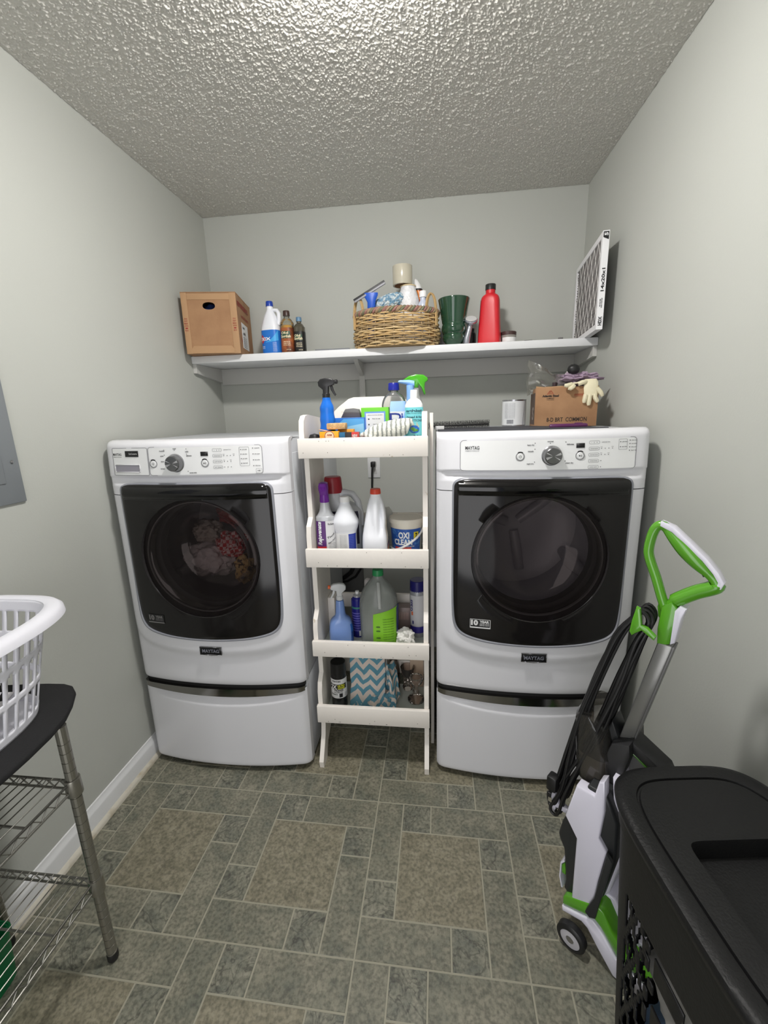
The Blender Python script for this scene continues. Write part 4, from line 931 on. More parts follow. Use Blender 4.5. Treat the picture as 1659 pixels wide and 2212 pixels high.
    tag(w2, 'pale rolled glove cuff sticking up from the mauve cloth', 'glove')
    k2 = obj('black_ball', blob((0, 0, 0), (.024, .02, .021), .08, 4, 2, 3), bk, loc=(.775, -.52, ZD+.228)); tag(k2, 'round black knob on top of the heap in the nail carton', 'knob')
    k3 = obj('dark_bottle', Bot([(0, .018, .018), (.1, .018, .018), (.13, .012, .012), (.17, .011, .011)]).body(), M('maroon_dark', (48, 26, 34), .35), loc=(.700, -.53, ZD+.008)); tag(k3, 'dark maroon bottle neck standing in the nail carton beside the plastic bag', 'bottle')
nail_box()
def brush():
    mt = obj('black_mat', G().prism([(-.28, -.045), (.30, -.045), (.25, .02), (.1, .26), (-.28, .3)], 0, .006, 'xy', .002), M('mat_charcoal', (58, 60, 66), .7), loc=(.50, -.82, ZD)); tag(mt, 'thin charcoal mat lying on the left half of the dryer top', 'mat')
    t = thing('lint_brush', 'long black bristle brush lying on the charcoal mat on the dryer', 'brush', (.30, -.74, ZD+.0065), math.radians(8))
    obj('spine', G().tube([(-.115, 0, .013), (0, 0, .014), (.115, 0, .016)], .003, 8), bk, t)
    g = G()
    for k in range(56):
        x = -.115+.23*k/55
        for q in range(9):
            a = 2*PI*q/9+k*.9; r = .013 if math.sin(a) < 0 else .017
            zc = .0135+.003*k/55; p0 = (x, 0, zc); c, s = math.cos(a), math.sin(a)
            p1 = (x+random.uniform(-.001, .001), r*c, max(zc+r*s, .0006))
            g.add([(p0[0]-.0006, p0[1], p0[2]), (p0[0]+.0006, p0[1], p0[2]), (p1[0]+.0006, p1[1], p1[2]), (p1[0]-.0006, p1[1], p1[2])], [(0, 1, 2, 3)])
    obj('bristles', g, M('bristle_black', (24, 24, 26), .6), t, flat=True, kind='stuff')
    obj('tag', G().box(-.095, -.06, -.018, -.0165, .001, .014, .0005), m_wlab, t)
    p = thing('purple_marker', 'purple marker pen lying at the front edge of the dryer top', 'pen', (.685, -.80, ZD+.0095), math.radians(4))
    pm = M('pen_purple', (88, 36, 84), .3); P = lambda r: r
    obj('barrel', G().lathe([(.006, -.066), (.0085, -.063), (.0085, .02)], 20, (0, 0, 0), 'x'), pm, p)
    obj('cap', G().lathe([(.0092, .02), (.0092, .06), (.0075, .066), (0, .067)], 20, (0, 0, 0), 'x').box(.022, .05, -.0015, .0015, .008, .0115, .0005), pm, p)
brush()

# ---------------- things in the rack
T1, T2, T3, T4 = 1.2935, .8865, .5145, .2125
def trigger(t, z, m_head, m_trig, m_nozzle, s=1., d=-1, name='trigger_head'):
    """spray head on a neck at height z, nozzle towards d*x"""
    def Q(P): return [(d*x*s, z+zz*s) for x, zz in P]
    hd = obj(name, G().prism(Q([(-.012, 0), (-.012, .018), (-.03, .034), (-.032, .05), (-.022, .062), (.0, .066), (.026, .064), (.038, .056), (.042, .044), (.036, .036), (.014, .03), (.012, 0)]), -.011*s, .011*s, 'xz', .004*s), m_head, t, ang=50)
    obj('trigger', G().prism(Q([(.018, .038), (.028, .038), (.034, .015), (.044, -.004), (.04, -.01), (.03, .004), (.022, .018)]), -.007*s, .007*s, 'xz', .002*s), m_trig, t)
    obj('nozzle', G().lathe([(.009*s, 0), (.009*s, .01*s), (.006*s, .012*s), (0, .012*s)], 14, (d*.04*s if d > 0 else d*.04*s-.012*s, 0, z+.05*s), 'x'), m_nozzle, t)
    obj('neck_collar', G().lathe([(.0155*s, -.016*s), (.0165*s, -.012*s), (.0165*s, .002*s), (.013*s, .005*s)], 24, (0, 0, z)), m_head, t)
    return hd
whp = MC['cap_white']
def tray1():
    # blue spray bottle
    t = thing('blue_spray_bottle', 'bright blue spray bottle with black trigger head at the left of the top tray', 'spray bottle', (-.187, -.85, T1))
    B = Bot([(0, .03, .024, 3), (.004, .033, .027, 3), (.05, .033, .027, 3), (.075, .03, .026, 2.6), (.1, .0265, .024, 2.3), (.118, .028, .024, 2.2), (.14, .025, .022, 2.2), (.16, .026, .022, 2.2), (.178, .019, .018, 2), (.188, .0155, .0155, 2), (.196, .0155, .0155, 2)])
    obj('body', B.body(), M('spray_blue', (18, 106, 206), .3), t)
    trigger(t, .208, M('trigger_black', (30, 30, 32), .35), MC['trigger_black'], MC['trigger_black'], .86, 1)
    lb = obj('label', B.patch(.5, 1.5, .035, .088, .001), M('label_green_gold', (116, 140, 60), .4, var=(60, (48, 92, 50), .45, .6)), t)
    g = G(); txt_on(g, B, 'ANTI', .018, .006, 1.0, .074, .0022, .03); obj('label_print', g, m_ink2, lb)
    tag(obj('round_black_knob', G().lathe([(.026, 0), (.026, .03), (.024, .05), (.016, .066), (0, .07)], 24), MC['trigger_black'], loc=(-.228, -.895, T1)), 'black domed knob just showing behind the front board left of the blue spray bottle', 'knob')
    # yellow-orange baking soda box
    t = thing('baking_soda_box', 'orange and yellow baking soda carton with round red badge at the front of top tray', 'box', (-.165, -.915, T1))
    obj('carton', G().box(-.034, .034, -.018, .018, 0, .077, .001), M('box_orange', (240, 160, 32), .5), t)
    bd = obj('badge', G().lathe([(.018, -.0186), (.018, -.0192), (0, -.0192)], 28, (.002, 0, .061), 'y'), M('badge_pale', (248, 216, 180), .5), t)
    obj('badge_ring', G().lathe([(.0155, -.0194), (.0175, -.0194), (.0175, -.0198), (.0155, -.0198)], 28, (.002, 0, .061), 'y', cap=False), m_red, bd)
    obj('badge_mark', txt(G(), 'ARM', .018, .006, lambda u, v: (.002+u, -.02, .062+v), .03), m_red, bd)
    obj('lid_flap', G().grid(lambda u, v: (-.036+.03*u, -.018+.034*v, .078+.006*(1-u)), 3, 3), M('flap_pink', (228, 170, 140), .6), t, solid=.001)
    t = thing('blue_black_carton', 'small carton printed blue black and red lying behind the front board of top tray', 'box', (-.095, -.905, T1))
    obj('carton', G().box(-.034, .034, -.02, .02, 0, .072, .001), M('box_black', (44, 40, 42), .5), t)
    obj('blue_panel', G().box(-.0345, -.014, -.0208, .0, 0.001, .0725), M('box_teal', (34, 106, 150), .5), t)
    pr = obj('red_panel', G().box(.010, .0345, -.0208, .0, 0.001, .0725), M('box_red', (214, 62, 60), .5), t)
    obj('panel_print', txt(G(), 'NEW', .018, .01, lambda u, v: (.022+u, -.0214, .055+v), .03), m_wlab, pr)
    tag(obj('yellow_tin', G().box(-.03, .03, -.014, .014, 0, .082, .003), M('tin_gold', (224, 150, 40), .5), loc=(-.115, -.868, T1)), 'yellow carton edge standing behind the blue, black and red carton', 'box')
    # sponge
    tag(obj('sponge', G().box(-.034, .034, -.022, .022, 0, .022, .004), M('sponge_tan', (214, 180, 132), .9, bump=(260, 1, .003), var=(60, (196, 160, 112), .45, .6)), loc=(-.143, -.893, T1+.083)), 'tan cellulose sponge lying on top of the baking soda carton', 'sponge')
    # blue box with dark item
    t = thing('blue_box', 'blue cardboard box with pale blue swoosh in the top tray left of the green box', 'box', (-.118, -.79, T1))
    obj('carton', G().box(-.063, .063, -.03, .03, 0, .122, .0015), M('box_blue', (42, 112, 196), .5), t)
    f = obj('swoosh', G().add([(-.048, -.031, .0), (.063, -.031, .0), (.063, -.031, .118), (-.015, -.031, .118), (-.036, -.031, .1)], [(0, 1, 2, 3, 4)]), M('box_sky', (88, 168, 228), .5), t, flat=True)
    obj('pale_panel', G().add([(-.012, -.0315, .05), (.06, -.0315, .05), (.06, -.0315, .1), (0, -.0315, .09)], [(0, 1, 2, 3)]), M('box_pale', (150, 205, 240), .5), f, flat=True)
    t = thing('dark_cartridge', 'dark grey plastic cartridge with rounded top lying on the blue box', 'cartridge', (-.108, -.785, T1+.1225))
    obj('body', G().prism([(-.038, 0), (.038, 0), (.034, .018), (-.028, .018)], -.02, .02, 'xz', .002), M('cartridge_dark', (72, 68, 74), .4), t)
    obj('top', G().prism([(-.03, .018), (.034, .018), (.03, .03), (.01, .034), (-.02, .032)], -.018, .018, 'xz', .002), M('cartridge_grey', (112, 112, 112), .4), t)
    # green and white box
    t = thing('green_box', 'green and white box with blue inner border behind the striped mitt', 'box', (-.017, -.775, T1))
    obj('carton', G().box(-.052, .052, -.022, .022, 0, .157, .0015), M('box_green', (108, 196, 52), .5), t)
    a = obj('blue_border', G().box(-.039, .040, -.0232, -.0225, .012, .142), M('border_blue', (110, 150, 220), .5), t)
    a = obj('white_panel', G().box(-.034, .035, -.024, -.0233, .014, .136), m_wlab, t)
    g = G()
    for k, z in enumerate((.112, .092, .072)): g.box(-.026, -.021, -.0245, -.0241, z, z+.005)
    txt(g, 'How to use', .03, .004, lambda u, v: (.005+u, -.0245, .114+v)); txt(g, 'Apply wipe dry', .026, .003, lambda u, v: (.005+u, -.0245, .094+v)); txt(g, 'Rinse clean', .022, .003, lambda u, v: (.005+u, -.0245, .074+v)); txt(g, 'INSTRUCTIONS FOR USE INSIDE', .056, .0025, lambda u, v: (.001+u, -.0245, .128+v))
    obj('panel_print', g, m_ink, a)
    # clear soap refill
    t = thing('clear_soap_bottle', 'clear soap refill bottle with blue cap and white and blue label in the top tray', 'bottle', (.052, -.745, T1), .1)
    B = Bot([(0, .044, .026, 3), (.004, .048, .03, 3), (.14, .048, .03, 3), (.175, .046, .028, 2.6), (.2, .034, .025, 2.3), (.213, .018, .018, 2), (.222, .0165, .0165, 2)])
    obj('body', B.body(), CLEAR('clear_body', (240, 240, 240), .05, (215, 215, 215), .12), t)
    cap(t, .0215, .219, .246, M('cap_royal', (24, 34, 140), .3))
    lb = obj('label', B.patch(-.2, 1.2, .03, .178, .0012), M('label_pale_blue', (168, 204, 236), .4), t)
    lb2 = obj('label_band', B.patch(-.18, 1.18, .1, .14, .0018), m_wlab, lb)
    g = G(); txt_on(g, B, 'Dial', .05, .027, .42, .107, .0026, .03); txt_on(g, B, 'Foaming Soap', .04, .006, .42, .09, .0026); obj('label_print', g, M('print_navy', (30, 50, 140), .4), lb)
    # light blue spray and green trigger
    t = thing('pale_blue_spray_bottle', 'pale blue sprayer bottle with curved neck behind the conditioner bottle', 'spray bottle', (.108, -.765, T1))
    pbm = M('plastic_paleblue', (134, 178, 232), .35)
    obj('body', Bot([(0, .034, .03, 3), (.005, .038, .032, 3), (.07, .036, .03, 2.5), (.12, .026, .024, 2.2), (.16, .015, .015, 2), (.235, .0145, .0145, 2)]).body().xf(lambda x, y, z: (x-.012+.02*math.sin(min(1, z/.2)*PI/2), y, z)), pbm, t)
    obj('sprayer_arm', G().loft([[(x, .010*math.cos(a), z+h*math.sin(a)) for a in [2*PI*k/14 for k in range(14)]] for x, z, h in ((.024, .238, .012), (.005, .244, .01), (-.012, .246, .008), (-.03, .248, .006), (-.036, .248, .004))]), pbm, t)
    t = thing('green_trigger_bottle', 'bottle with big glossy green trigger head behind the white conditioner', 'spray bottle', (.135, -.725, T1))
    obj('body', Bot([(0, .024, .02), (.004, .027, .02), (.15, .027, .02), (.2, .016, .015), (.226, .014, .014)]).body(), CLEAR('body_translucent', (224, 226, 226), .15, (214, 214, 214), .5), t)
    grn = M('trigger_green', (70, 166, 32), .22, coat=.4)
    obj('trigger_head', G().prism([(-.05, .245), (-.046, .258), (-.026, .27), (.0, .276), (.03, .273), (.046, .262), (.047, .252), (.036, .244), (.034, .225), (.038, .205), (.033, .198), (.022, .225), (.012, .24), (.01, .226), (-.012, .226), (-.012, .242), (-.03, .247)], -.012, .012, 'xz', .004), grn, t, ang=50)
    # conditioner
    t = thing('conditioner_bottle', 'white bottle with turquoise label and white cap at the right end of the top tray', 'bottle', (.133, -.845, T1), .05)
    B = Bot([(0, .03, .02, 2.6), (.004, .033, .023, 2.6), (.145, .033, .023, 2.6), (.162, .031, .022, 2.4), (.175, .024, .019, 2.1), (.183, .014, .014, 2)])
    obj('body', B.body(), M('bottle_white', (236, 236, 238), .3), t)
    cap(t, .0135, .18, .213, whp)
    lb = obj('label', B.patch(-1.25, 1.25, .022, .152, .0008), M('label_turquoise', (118, 204, 212), .4), t)
    g = G(); txt_on(g, B, 'earthbath', .05, .009, 0, .136, .0014, .02); txt_on(g, B, 'OATMEAL TOTALLY NATURAL', .044, .0025, 0, .13); txt_on(g, B, 'Oatmeal & Aloe', .044, .007, 0, .115, .0014, .02); txt_on(g, B, 'CONDITIONER', .05, .008, 0, .102, .0014, .01); txt_on(g, B, '& Rinse', .02, .005, .3, .05)
    obj('label_print', g, M('print_deep_teal', (20, 62, 78), .4), lb)
    gl = G()
    for k in range(20): pass
    cu, cv = 0, .075
    gl.add([B.pt(cu+.42*math.cos(2*PI*k/24), cv+.0135*math.sin(2*PI*k/24), .0016) for k in range(24)], [tuple(range(24))])
    e = obj('globe_picture', gl, M('globe_blue', (34, 96, 190), .4), lb, flat=True)
    gg = G()
    for a0, r, h in ((-.12, .17, .006), (.16, .14, .004), (.02, .12, .005)):
        gg.add([B.pt(a0+r*math.cos(2*PI*k/10), cv+(-.003 if a0 > 0 else .002)+h*math.sin(2*PI*k/10), .002) for k in range(10)], [tuple(range(10))])
    obj('globe_land', gg, M('globe_green', (90, 150, 60), .4), e, flat=True, kind='stuff')
    gp = G()
    for a0, z0, h in ((-.25, .086, .012), (-.05, .089, .01), (.2, .087, .012), (.33, .082, .009)):
        gp.grid(lambda u, v: B.pt(a0-.06+.12*u*(1-.4*v), z0+h*v, .002), 2, 2)
    obj('little_animals', gp, M('animal_sand', (196, 190, 160), .5), e, kind='stuff')
    # striped mitt
    m = bpy.data.materials.new('striped_terry'); m.use_nodes = True; nt = m.node_tree; b = nt.nodes['Principled BSDF']
    tc = nt.nodes.new('ShaderNodeTexCoord'); wv = nt.nodes.new('ShaderNodeTexWave'); wv.inputs['Scale'].default_value = 19; wv.inputs['Distortion'].default_value = 1.6; wv.inputs['Detail'].default_value = 2; wv.inputs['Detail Scale'].default_value = 4
    cr = nt.nodes.new('ShaderNodeValToRGB'); cr.color_ramp.elements[0].color = lin((150, 154, 148))+(1,); cr.color_ramp.elements[1].color = lin((230, 230, 222))+(1,); cr.color_ramp.elements[0].position = .15; cr.color_ramp.elements[1].position = .45
    nt.links.new(tc.outputs['Object'], wv.inputs['Vector']); nt.links.new(wv.outputs['Fac'], cr.inputs[0]); nt.links.new(cr.outputs[0], b.inputs['Base Color']); b.inputs['Roughness'].default_value = .95
    n = nt.nodes.new('ShaderNodeTexNoise'); n.inputs['Scale'].default_value = 200; bp = nt.nodes.new('ShaderNodeBump'); bp.inputs['Distance'].default_value = .003; nt.links.new(tc.outputs['Object'], n.inputs['Vector']); nt.links.new(n.outputs['Fac'], bp.inputs['Height']); nt.links.new(bp.outputs[0], b.inputs['Normal'])
    t = thing('striped_mitt', 'grey and white striped terry mitt lying across the front of the top tray', 'mitt', (.038, -.885, T1+.001))
    g = G()
    L = []
    for k in range(25):
        u = k/24; x = -.088+.176*u; ww = .012+.026*math.sin(PI*min(1, .12+u*.75))**.7 if u < 1 else .01
        if u > .93: ww *= max(.25, math.sqrt(max(0, 1-((u-.93)/.07)**2)))
        zc = .052+.036*u
        L.append([(x+.008*math.sin(a), -.0+.02*math.cos(a)*(ww/.036), zc+ww*math.sin(a)*1.0) for a in [2*PI*j/24 for j in range(24)]])
    g.loft(L); o = obj('mitt_body', g, m, t)
    obj('mitt_cuff', G().tube([(-.105, -.004, .052), (-.085, -.008, .06), (-.062, -.014, .052), (-.03, -.018, .038)], [.007, .011, .011, .008], 10), m, t)
    obj('stacked_rag', blob((0, 0, 0), (.08, .022, .028), .2, 5, 2, 4, fl=-.0), m, t, loc=(0, 0, .0))
tray1()
def tray2():
    # purple-topped floor cleaner
    t = thing('floor_cleaner_bottle', 'grey spray bottle with purple top and purple, red and white label, leftmost in second tray', 'bottle', (-.212, -.872, T2), .12)
    B = Bot([(0, .032, .028, 3), (.004, .036, .032, 3), (.15, .036, .032, 3), (.165, .032, .029, 2.5), (.185, .022, .021, 2.2), (.215, .017, .017, 2), (.228, .0155, .0155, 2)])
    gm = M('plastic_silver', (186, 188, 192), .3, .15); obj('body', B.body(), gm, t)
    pm = M('purple_plastic', (112, 34, 150), .3)
    obj('sprayer_collar', G().lathe([(.0175, .218), (.0185, .222), (.017, .24), (.0175, .248)], 24), pm, t)
    obj('sprayer_head', G().loft([[se(2*PI*j/20, z, hx, hy, 3, 0, cy) for j in range(20)] for z, hx, hy, cy in ((.245, .0165, .015, 0), (.255, .0165, .02, -.004), (.268, .018, .026, -.008), (.282, .018, .028, -.01), (.292, .016, .024, -.008), (.295, .01, .016, -.006))]), pm, t)
    lb = obj('label', B.patch(-1.45, 1.45, .008, .15, .0009), M('label_white2', (222, 222, 224), .4), t)
    pp = obj('purple_panel', B.patch(-1.1, .02, .05, .15, .0015), M('label_purple', (84, 32, 110), .4), lb)
    rp = obj('red_panel', B.patch(-1.1, .02, .0085, .05, .0015), M('label_red', (196, 32, 44), .4), lb)
    g = G(); rr = .034
    txt(g, 'Rejuvenate', .092, .015, lambda u, v: B.pt(-.22-v/rr, .102+u, .0024), .03, .2); obj('brand_lettering', g, M('print_white', (236, 238, 240), .4), pp)
    g = G(); 
    for k, s in enumerate(('All', 'Floors', 'Cleaner')): txt_on(g, B, s, .015+.004*(k > 0), .006, -.42, .034-k*.008, .0024)
    obj('panel_lettering', g, MC['print_white'], rp)
    g = G(); txt_on(g, B, 'No Bucket', .026, .007, .55, .135, .0018)
    txt(g, 'Tough', .03, .008, lambda u, v: B.pt(.5+u/rr, .088+v+u*.6, .0018), .02); txt(g, 'Stain Cleaner', .036, .006, lambda u, v: B.pt(.65+u/rr, .07+v+u*.6, .0018), .02)
    lines(g, B, 'FOR ALL FLOORS WIPE', .032, .003, .65, .06, 7, .0062, .0018); obj('label_print', g, m_ink, lb)
    # detergent jug with red cap
    t = thing('detergent_jug', 'grey detergent jug with big dark red cap, tallest at the back of second tray', 'jug', (-.165, -.765, T2), 0)
    jm = M('jug_grey', (206, 208, 212), .3)
    B = Bot([(0, .07, .038, 3.5), (.005, .078, .044, 3.5), (.12, .078, .044, 3.5), (.17, .074, .042, 3.2), (.2, .052, .036, 2.6, -.025), (.22, .034, .032, 2.2, -.036), (.24, .033, .032, 2, -.036)])
    obj('body', B.body(), jm, t)
    obj('handle', G().tube([(-.02, 0, .225), (.01, 0, .235), (.042, 0, .228), (.062, 0, .2), (.071, 0, .15), (.072, 0, .1)], [.014, .015, .014, .0135, .014, .014], 12), jm, t)
    cp_ = obj('cap', G().lathe([(.0375, .236), (.0375, .242), (.036, .27), (.034, .294), (.031, .3), (0, .301)], 36, (-.036, 0, 0)), M('cap_dark_red', (150, 26, 40), .35), t)
    lb = obj('label', B.patch(-1.2, .9, .03, .165, .001), M('label_dark', (46, 40, 64), .4), t)
    obj('green_panel', B.patch(-1.2, -.82, .1, .165, .0017), M('label_leaf', (60, 110, 50), .4), lb)
    g = G(); txt_on(g, B, '2X', .02, .012, -.42, .148, .0026, .03); txt_on(g, B, 'CONCENTRATED', .028, .0035, .1, .154, .0026); obj('label_print', g, MC['print_grey'], lb)
    # plain white bottle with blue label
    t = thing('white_chemical_bottle', 'rounded white bottle with white screw cap and blue and white label in second tray', 'bottle', (-.136, -.862, T2), .0)
    B = Bot([(0, .036, .034, 2.6), (.004, .04, .037, 2.6), (.09, .04, .037, 2.5), (.115, .046, .042, 2.1), (.135, .0505, .046, 2), (.15, .048, .044, 2), (.175, .036, .034, 2), (.2, .0235, .0235, 2), (.211, .019, .019, 2), (.218, .018, .018, 2)])
    obj('body', B.body(), M('milk_white', (238, 240, 246), .3), t); cap(t, .0195, .217, .237, whp)
    lb = obj('label', B.patch(-1.25, 1.3, .004, .1, .0008), m_wlab, t)
    bp_ = obj('blue_panel', B.patch(.32, 1.3, .006, .098, .0013), M('label_navy', (36, 56, 156), .4), lb)
    g = G(); lines(g, B, 'KEEP OUT OF REACH', .02, .0025, -.1, .09, 11, .0056, .0016)
    for k in range(9): a = -.3+k*.055; g.grid(lambda u, v: B.pt(a+u*.025*(1+k % 2), .008+.018*v, .0016), 1, 1)
    obj('label_print', g, m_ink, lb)
    g = G(); lines(g, B, 'DIRECTIONS FOR USE', .02, .0028, .62, .088, 12, .0066, .002); obj('panel_print', g, M('print_paleblue', (130, 150, 220), .4), bp_)
    # bleach jug seen from the handle side
    t = thing('bleach_jug', 'tall white jug with orange-red cap and moulded handle facing out, middle of second tray', 'jug', (-.022, -.862, T2), 0)
    B = Bot([(0, .044, .04, 4), (.004, .048, .044, 4), (.075, .0475, .044, 3.8), (.11, .043, .04, 3.2), (.15, .04, .038, 2.8, .004), (.19, .035, .034, 2.4, .006), (.22, .027, .028, 2.1, .006), (.238, .0205, .0205, 2, .006), (.247, .0185, .0185, 2, .006)])
    g = B.body()
    def groove(x, y, z):    # grip recess beside the front handle
        if y < 0 and .085 < z < .23:
            k = math.sin((z-.085)/.145*PI)
            for c, w_, d in ((-.017, .009, .006), (.019, .008, .015)): y += d*k*1.3*math.exp(-((x-c-.006)/w_)**2)
        return (x, y, z)
    g.xf(groove); B2 = Bot(B.rows, 1); bj = Bot([], 1) if False else None
    g2 = G().grid(lambda u, v: groove(*B.pt(-1.45+2.9*u, .05+.19*v, 0)), 60, 40)
    obj('body', g, MC['milk_white'], t); obj('grip', g2, MC['milk_white'], t)
    cap(t, .0205, .247, .266, M('cap_orange_red', (206, 66, 42), .4), cx=.006)
    lb = obj('side_label', B.patch(1.35, 2.2, .008, .15, .001), M('label_cream', (224, 214, 196), .4), t)
    obj('label_arc', B.patch(1.36, 2.15, .05, .062, .0018).xf(lambda x, y, z: (x, y, z+.35*(y+.0))), M('arc_navy', (70, 60, 110), .4), lb)
    obj('label_arc_red', B.patch(1.36, 2.15, .036, .044, .0018).xf(lambda x, y, z: (x, y, z+.35*(y+.0))), M('arc_red', (196, 60, 60), .4), lb)
    obj('label_arc_yellow', B.patch(1.36, 2.15, .02, .03, .0018).xf(lambda x, y, z: (x, y, z+.35*(y+.0))), M('arc_yellow', (214, 190, 60), .4), lb)
    # stain remover tub
    t = thing('stain_remover_tub', 'round cream tub with lid, bail handle and blue bubble label, rightmost in second tray', 'tub', (.094, -.775, T2), 0)
    cm = M('tub_cream', (226, 220, 208), .45)
    B = Bot([(0, .056, .056), (.004, .059, .059), (.12, .0655, .0655)], 3)
    obj('body', B.body(), cm, t)
    obj('lid', G().lathe([(.066, .118), (.07, .119), (.071, .132), (.069, .137), (.064, .138), (.062, .135), (0, .135)], 44), cm, t)
    lb = obj('label', B.patch(-1.25, 1.05, .01, .1, .0009, 30), M('label_bubble_blue', (34, 84, 170), .35, var=(60, (90, 150, 210), .55, .7)), t)
    obj('label_edge', B.patch(1.05, 1.5, .01, .1, .0009), M('label_grey', (170, 172, 168), .4), t)
    g = G(); txt_on(g, B, 'OXI', .042, .024, -.12, .064, .0022, .04); txt_on(g, B, 'CLEAN', .072, .022, -.18, .037, .0022, .04); txt_on(g, B, 'STAIN FIGHTERS', .03, .004, .3, .028, .002)
    obj('brand_lettering', g, MC['print_white'], lb)
    obj('red_swoosh', B.patch(-.75, .35, .018, .027, .0018), M('swoosh_red', (206, 62, 50), .4), lb)
    y_ = obj('yellow_badge', B.patch(.5, .84, .058, .088, .0016), M('badge_yellow', (226, 208, 40), .4), lb)
    obj('badge_number', txt_on(G(), B, '7', .009, .02, .67, .063, .0024, .04), m_ink2, y_)
    P = [];
    for k in range(25):
        u = k/24; a = -1.05+2.5*u; zz = .014+.092*max(0, (u-.12)/.88)**1.35; P.append(B.pt(a, min(.115, zz), .006))
    obj('bail_handle', G().tube(P, .0042, 8).tube([P[0], B.pt(-1.5, .012, .005)], .0042, 8), whp, t)
    # crumpled white paper behind
    t = obj('torn_paper', G().prism([(-.03, 0), (-.036, .1), (-.03, .16), (-.008, .165), (.004, .148), (.008, .125), (.028, .14), (.03, .132), (.016, .108), (.02, .0)], -.003, .003, 'xz', .001), M('paper_greyish', (206, 206, 200), .8), loc=(.026, -.715, T2+.045))
    tag(t, 'torn pale cardboard scrap sticking up behind the white jug and tub', 'paper scrap'); t.location.z = T2
    # clear inner bottles at the back left
    tag(obj('clear_bag_bottle', Bot([(0, .022, .016), (.004, .024, .018), (.07, .022, .017), (.1, .012, .012), (.115, .011, .011)]).body(), CLEAR('blue_clear', (170, 196, 226), .08, (120, 160, 210), .25), loc=(-.062, -.79, T2)), 'small bluish clear bottle squeezed between the rounded white bottle and the tall jug', 'bottle')
tray2()
def tray3():
    t = thing('glass_cleaner_bottle', 'periwinkle blue spray bottle with clear trigger and orange nozzle in third tray', 'spray bottle', (-.176, -.865, T3), .25)
    B = Bot([(0, .044, .026, 3.2), (.004, .048, .03, 3.2), (.06, .048, .03, 3.2), (.09, .044, .029, 3), (.105, .036, .027, 2.6), (.12, .022, .021, 2.2), (.15, .0185, .0185, 2), (.175, .0165, .0165, 2), (.184, .015, .015, 2)])
    obj('body', B.body(), M('periwinkle', (122, 152, 212), .28, coat=.3), t)
    trigger(t, .2, M('trigger_frost', (206, 208, 210), .35), MC['trigger_frost'], M('nozzle_orange', (226, 108, 58), .4), .85, -1)
    lb = obj('label', B.patch(.75, 1.75, .006, .085, .001), M('label_azure', (40, 96, 178), .35, var=(40, (24, 40, 110), .5, .65)), t)
    t = thing('scrub_foam_can', 'slim navy blue aerosol can with white nozzle behind the vinegar jug', 'spray can', (-.115, -.805, T3), 0)
    B = Bot([(0, .0245, .0245), (.001, .026, .026), (.15, .026, .026), (.16, .025, .025), (.17, .02, .02), (.175, .016, .016)], 3)
    obj('body', B.body(), M('can_navy', (34, 34, 130), .3, .1), t)
    obj('collar', G().lathe([(.0165, .174), (.0165, .181), (.009, .186), (.009, .188)], 20), M('collar_silver', (196, 196, 200), .3, .5), t)
    obj('nozzle', G().lathe([(.008, .187), (.008, .198), (0, .199)], 14), whp, t)
    obj('green_band', B.patch(-1.5, 1.5, .128, .136, .0006), M('band_green', (60, 130, 120), .4), t)
    g = G()
    for k in range(8): g.add(B.patch(-1.3, 1.3, .028+k*.011, .034+k*.011, .0007, 12, 1).v, B.patch(-1.3, 1.3, .028+k*.011, .034+k*.011, .0007, 12, 1).f)
    obj('printed_lines', g, M('print_lilac', (96, 92, 180), .4), t, kind='stuff')
    obj('barcode_panel', B.patch(.25, 1.0, .006, .03, .001), m_wlab, t)
    # vinegar gallon
    t = thing('vinegar_jug', 'translucent gallon jug with green cap and lime green label in third tray', 'jug', (-.02, -.842, T3), 0)
    rows = [(0, .068, .06, 3), (.006, .076, .066, 3), (.1, .079, .069, 2.8), (.15, .08, .07, 2.6), (.185, .078, .068, 2.4), (.22, .066, .058, 2.2), (.25, .046, .042, 2), (.27, .028, .027, 2), (.282, .021, .021, 2), (.29, .0205, .0205, 2)]
    rows = [(z*1.0, a*.98, b_*.9, n) for z, a, b_, n in rows]
    B = Bot(rows)
    obj('body', B.body(), CLEAR('milky_clear', (222, 226, 224), .22, (206, 210, 206), .30, 1.4), t)
    Bw = Bot([(z, a*.95, b_*.95, n) for z, a, b_, n in rows[:4]]+[(.178, .0745, .058, 2.5)])
    g = Bw.body(); obj('vinegar', g, CLEAR('vinegar_liquid', (206, 214, 208), .1, (186, 194, 186), .32, 1.1), t)
    obj('handle', G().tube([(.004, -.03, .262), (.008, -.052, .235), (.01, -.062, .2), (.012, -.064, .17)], [.008, .0085, .0085, .008], 12), CLEAR('handle_milky', (232, 234, 232), .15, (226, 228, 226), .4), t)
    cap(t, .0225, .286, .31, M('cap_green', (28, 132, 74), .4))
    lb = obj('label', B.patch(-.12, 1.35, .006, .15, .0012, 24).xf(lambda x, y, z: (x, y, z if z < .06 else z+(x-.01)*.28)), M('label_lime', (132, 196, 44), .4), t)
    bl = obj('blue_panel', B.patch(1.12, 1.55, .05, .17, .0018), M('label_blue_dark', (50, 58, 120), .4), lb)
    g = G()
    for k in range(4): z = .024+.018*k+(.012 if k > 1 else 0); g.add([B.pt(.02+.045*math.cos(2*PI*i/12), z+.0032*math.sin(2*PI*i/12), .0024) for i in range(12)], [tuple(range(12))])
    for k in range(10): txt_on(g, B, 'CLEAN WITH VINEGAR', .046, .0035, .5, .022+k*.011, .0024)
    obj('label_print', g, M('print_olive', (62, 104, 30), .5), lb, kind='stuff')
    # sprays at right
    t = thing('glass_spray_can', 'tall white and silver aerosol can with dark blue cap at the right of third tray', 'spray can', (.136, -.785, T3), .1)
